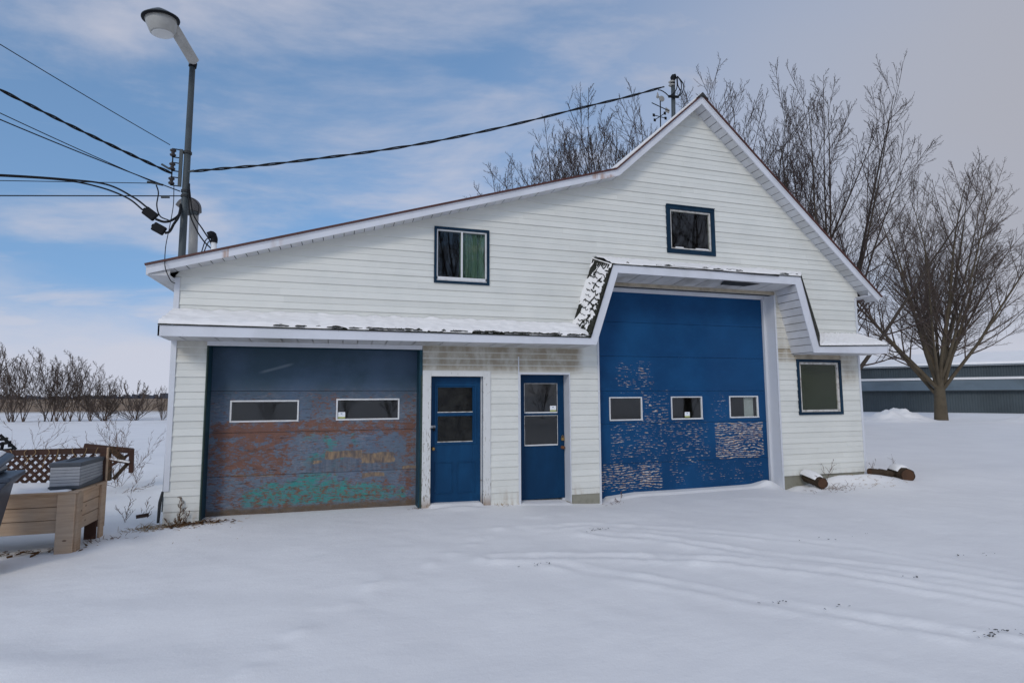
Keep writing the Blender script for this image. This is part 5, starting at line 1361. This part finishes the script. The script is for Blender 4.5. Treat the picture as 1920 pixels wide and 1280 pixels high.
mb = MB(); mb.hexa([rb(-.33,-.33,1.146), rb(.20,-.33,1.118), rb(.20,.33,1.185), rb(-.33,.33,1.22), rb(-.30,-.31,1.175), rb(.16,-.31,1.145), rb(.16,.31,1.21), rb(-.30,.31,1.25)])
mb.build('lid_snow', M['snow'], BI, .02)
for s_ in (-1,1): MB().lathe(rb(.10*s_,.27,.1), [(-.03,.06),(-.03,.1),(.03,.1),(.03,.06)], 18, rb(1,0,0)-rb(0,0,0)).build('wheel', M['rubber'], BI)

# ------------------------------------------------------------------ logs by the right corner
def log(a, b, r, label, snow_r=None, name='log'):
    a, b = Vector(a), Vector(b); Lg = empty(name, (a+b)/2-Vector((0,0,r)), label, 'log')
    d = b-a; rr = random.Random(int(a.x*100)); n = 8
    pts = [a+d*(i/n) for i in range(n+1)]; rad = [r*rr.uniform(.93,1.05) for _ in pts]
    n2_ = 26; pts = [a+d*(i/n2_) for i in range(n2_+1)]; mbk = MB().tube(pts, [r]*len(pts), 22, cap=False)
    for vi, v_ in enumerate(mbk.v):
        c_ = pts[vi//22]; o_ = Vector(v_)-c_; kx = (vi % 22)
        mbk.v[vi] = tuple(c_+o_*(1+.10*float(N1(np.array(kx*1.9+a.x*9), np.array((vi//22)*.35)))+.05*rr.uniform(-1,1)))
    mbk.build('bark', M['log'], Lg)
    dn = d.normalized()
    for e, s_ in ((a,-1),(b,1)): MB().lathe(e+dn*s_*.002, [(-.01*s_,r*.96),(.0,r*.9),(.001*s_,r*.5)], 14, dn).build('sawn_end', M['logend'], Lg)
    if snow_r:
        m0, m1 = a+d*snow_r[0], a+d*snow_r[1]; mb = MB(); sn_ = 12
        side = dn.cross(Vector((0,0,1))).normalized()
        for i in range(sn_+1):
            p = m0.lerp(m1, i/sn_); e = math.sin(math.pi*min(1,max(0.02,i/sn_)))**.35
            for j in range(9):
                t = (j/8-.5)*2.3; hh = r*1.02+.05*e*math.cos(t*.75)
                mb.v.append(tuple(p + side*math.sin(t)*hh*.98 + Vector((0,0,1))*math.cos(t)*hh))
        for i in range(sn_):
            for j in range(8): q_ = i*9+j; mb.face((q_,q_+1,q_+10,q_+9))
        mb.build('snow_cap', M['snow'], Lg, smooth=True)
    return Lg
p1 = G(1668,888,.13); 
log(P(1676,883,-.1), P(1703,891,-.55), .130, 'thick short log with snow on top lying off the right corner of the garage', (.05,.72))
log(P(1512,893,-.12), P(1543,906,-.60), .100, 'snow covered log with a rusty brown sawn end at the foot of the right wall', (-.1,.82))
log(P(1630,884,-.2), P(1652,886,-.25), .070, 'thin dark branch stub between the right wall corner and the thick log')
log(P(1648,884,-.2), P(1672,889,-.3), .065, 'second dark stub touching the thick log')

# ------------------------------------------------------------------ weeds, grass, litter
def tuft(name, cx, cy, n, h, spread, m, label, seed, cat='grass', flat=.4, r=.0036):
    rr = random.Random(seed); mb = MB()
    for k in range(n):
        x, y = cx+rr.gauss(0,spread), cy+rr.gauss(0,spread*.6); z = hz(x, y)-.02
        a = rr.uniform(0,6.28); L = h*rr.uniform(.5,1.1); b_ = rr.uniform(flat*.4, flat*1.6)
        d = Vector((math.cos(a)*b_, math.sin(a)*b_, 1)).normalized(); p = Vector((x,y,z)); pts = [p]
        for i in range(4):
            d = (d+Vector((math.cos(a)*.25*b_, math.sin(a)*.25*b_, -.22*b_))).normalized(); p = p+d*L/4; pts.append(p)
        mb.tube(pts, [r, r, r*.8, r*.6, r*.3], 3, cap=False)
    o = mb.build(name, M[m], None, org=(cx,cy,hz(cx,cy))); return tag(o, label, cat, None, 'stuff')
tuft('dry_grass', -2.42, -.14, 420, .15, .15, 'straw', 'pale dry grass tuft at the left garage corner', 1, flat=1.3)
tuft('dry_grass', -1.72, -.16, 380, .12, .24, 'straw', 'dry brown grass along the foot of the left overhead door', 2, flat=1.5)
tuft('dry_grass', -1.95, -.16, 320, .13, .17, 'deadweed', 'dark dead grass where the siding meets the left overhead door', 3, flat=1.4)
tuft('dry_grass', 1.16, -.06, 60, .07, .06, 'deadweed', 'small dark weed tuft at the right end of the left overhead door', 4, flat=1.)
tuft('dry_grass', 8.95, -.62, 120, .13, .22, 'deadweed', 'sparse dead stalks in front of the rusty ended log', 5, flat=.8)
tuft('dry_grass', 9.95, -.50, 150, .12, .32, 'straw', 'sparse dry stalks in the snow below the right wall corner', 6, flat=1.4)
tuft('dry_grass', 4.60, -.14, 60, .08, .12, 'deadweed', 'little brown weeds at the left foot of the tall door', 7, flat=.9)
tuft('dry_grass', 2.62, -.06, 36, .09, .10, 'straw', 'pale stalks at the foot of the siding between the two entry doors', 8, flat=.8)
tuft('dry_grass', -2.8, -.62, 60, .12, .16, 'deadweed', 'dead stalks round the rear post of the planter', 9, flat=1.)
tuft('dry_grass', -1.6, -.9, 60, .05, .5, 'straw', 'scattered stubble poking through snow before the left garage door', 10, flat=1.2)
tuft('dry_grass', -3.95, -.95, 90, .09, .45, 'deadweed', 'matted dead stalks and litter under the planter', 12, flat=2.2)
def leaflitter(cx, cy, sx, sy, n, label, seed, m='leaf', sz=.05):
    rr = random.Random(seed); mb = MB()
    for k in range(n):
        x, y = cx+rr.gauss(0,sx), cy+rr.gauss(0,sy); z = hz(x,y)+.004+rr.uniform(0,.02); a = rr.uniform(0,6.28); s = sz*rr.uniform(.4,1.2)
        u = Vector((math.cos(a),math.sin(a),rr.uniform(-.4,.4)))*s; v = Vector((-math.sin(a),math.cos(a),rr.uniform(-.4,.4)))*s*.6; p = Vector((x,y,z))
        mb.prism([p-u, p-v*.8, p+u*.3-v, p+u, p+v*.9, p-u*.4+v], (0,0,.003))
    o = mb.build('leaf_litter' if m == 'leaf' else 'gravel_patch', M[m], None, org=(cx,cy,hz(cx,cy))); return tag(o, label, 'leaves' if m == 'leaf' else 'gravel', None, 'stuff')
leaflitter(-3.7, -.95, .40, .10, 90, 'dark dead leaves under the planter box', 1, sz=.035)
leaflitter(-1.9, -.17, .22, .06, 150, 'brown leaves caught at the left foot of the garage door', 2, sz=.03)
for k, (px, py, n, s) in enumerate(((1127,996,20,.12), (1008,1062,8,.07), (1458,1132,8,.10), (1568,1142,4,.10), (1830,1040,7,.22), (1715,1085,5,.10), (1872,1190,20,.12), (1560,1012,7,.5))):
    g = G(px, py)
    leaflitter(g.x, g.y, s, s*.18, n, ['flat dark patch of gravel showing in the nearest wheel track by the tall door', 'tiny gravel cluster at the tip of the middle wheel track', 'row of small gravel bits in the lower wheel track', 'few gravel specks right of the lower track bits', 'gravel specks along the far wheel track at right', 'small gravel smudge between the tracks at right', 'dark gravel cluster near the right edge of the foreground', 'scattered gravel bits along the far track'][k], 30+k, 'gravel', .011)
# woody weeds grown with the branch generator
def weed(px, py, h, label, seed, m='deadweed', nl=5, sp=.7, n2=5, n3=3, gz=0., minr=.0016, at=None):
    g = at or G(px, py, gz); lv_ = grow_tree(seed, h*.12, h*.007, nl, h*.9, sp, n2, n3, 0, 0, up=.06, gnarl=.10, low=0.)
    for L_ in lv_:
        for pts, rad in L_:
            for i in range(len(rad)): rad[i] = max(rad[i], minr)
            for p in pts: p.z = max(p.z, -.04)
    b1 = lv_[0]+lv_[1]; b2 = lv_[2]+lv_[3]+lv_[4]+lv_[5]
    T_ = empty('dead_weed', (g[0], g[1], hz(g[0],g[1])), label, 'weed')
    for nm, bb in (('stem', b1+b2),):
        if bb:
            me_ = tube_mesh(nm, bb, [4]*len(bb), M[m]); o = bpy.data.objects.new(nm, me_); col.objects.link(o); o.parent = T_
    return T_
weed(222, 862, 1.5, 'tall airy dead bush behind the broken wooden rack', 5, nl=8, sp=.75, n2=8, n3=4, at=tuple(P(224,880,4.3)[:2]), minr=.0016)
weed(175, 862, 1.15, 'dark tangled bush behind the right end of the lattice', 6, nl=8, sp=1.0, n2=8, n3=4, at=tuple(P(178,880,3.2)[:2]), minr=.0016)
weed(52, 860, 1.5, 'dead bush rising behind the left part of the lattice', 7, nl=6, sp=.9, n2=7, n3=4, at=tuple(P(52,880,4.2)[:2]), minr=.0016)
weed(235, 975, .42, 'thin reddish weed leaning right of the planter', 8, 'deadweed', 3, .35, 6, 2, at=tuple(G(234,978)[:2]))
weed(272, 968, .28, 'grey wiry weed just left of the garage corner', 9, 'deadweed', 5, .7, 5, 2)
weed(258, 905, .6, 'upright dead stems right of the broken rack', 10, 'deadweed', 5, .35, 5, 2, at=tuple(G(255,905)[:2]), minr=.002)
weed(332, 985, .34, 'brown burdock stalk leaning on the siding at the left corner', 11, 'leaf', 6, .6, 7, 5, at=(-2.08,-.10), minr=.003)
weed(1565, 905, .42, 'bare twig standing beside the rusty ended log', 12, 'deadweed', 3, .6, 4, 2, at=(9.15,-.25))
weed(1500, 905, .25, 'small brown weed in front of the snow covered log', 13, 'deadweed', 5, .9, 5, 3, at=(8.62,-.5))
weed(1640, 880, .32, 'thin weed behind the dark stubs at the right corner', 14, 'deadweed', 4, .5, 3, 2, at=(10.75,.15))
weed(1690, 880, .45, 'single stalk leaning behind the thick log', 15, 'deadweed', 2, .6, 3, 0, at=(11.3,.1))
weed(1135, 940, .16, 'tiny weed at the corner of the tall door', 16, 'deadweed', 6, 1.0, 5, 3, at=(4.72,-.10))
# dead leaves hanging on the burdock
rg = random.Random(2)
tag(MB().beam(P(258,968,.25), P(276,965,.15), .05, .05).build('wood_offcut', M['redwood'], None, org=P(258,968,.25)), 'short dark wood offcut lying in the snow left of the garage corner', 'wood')
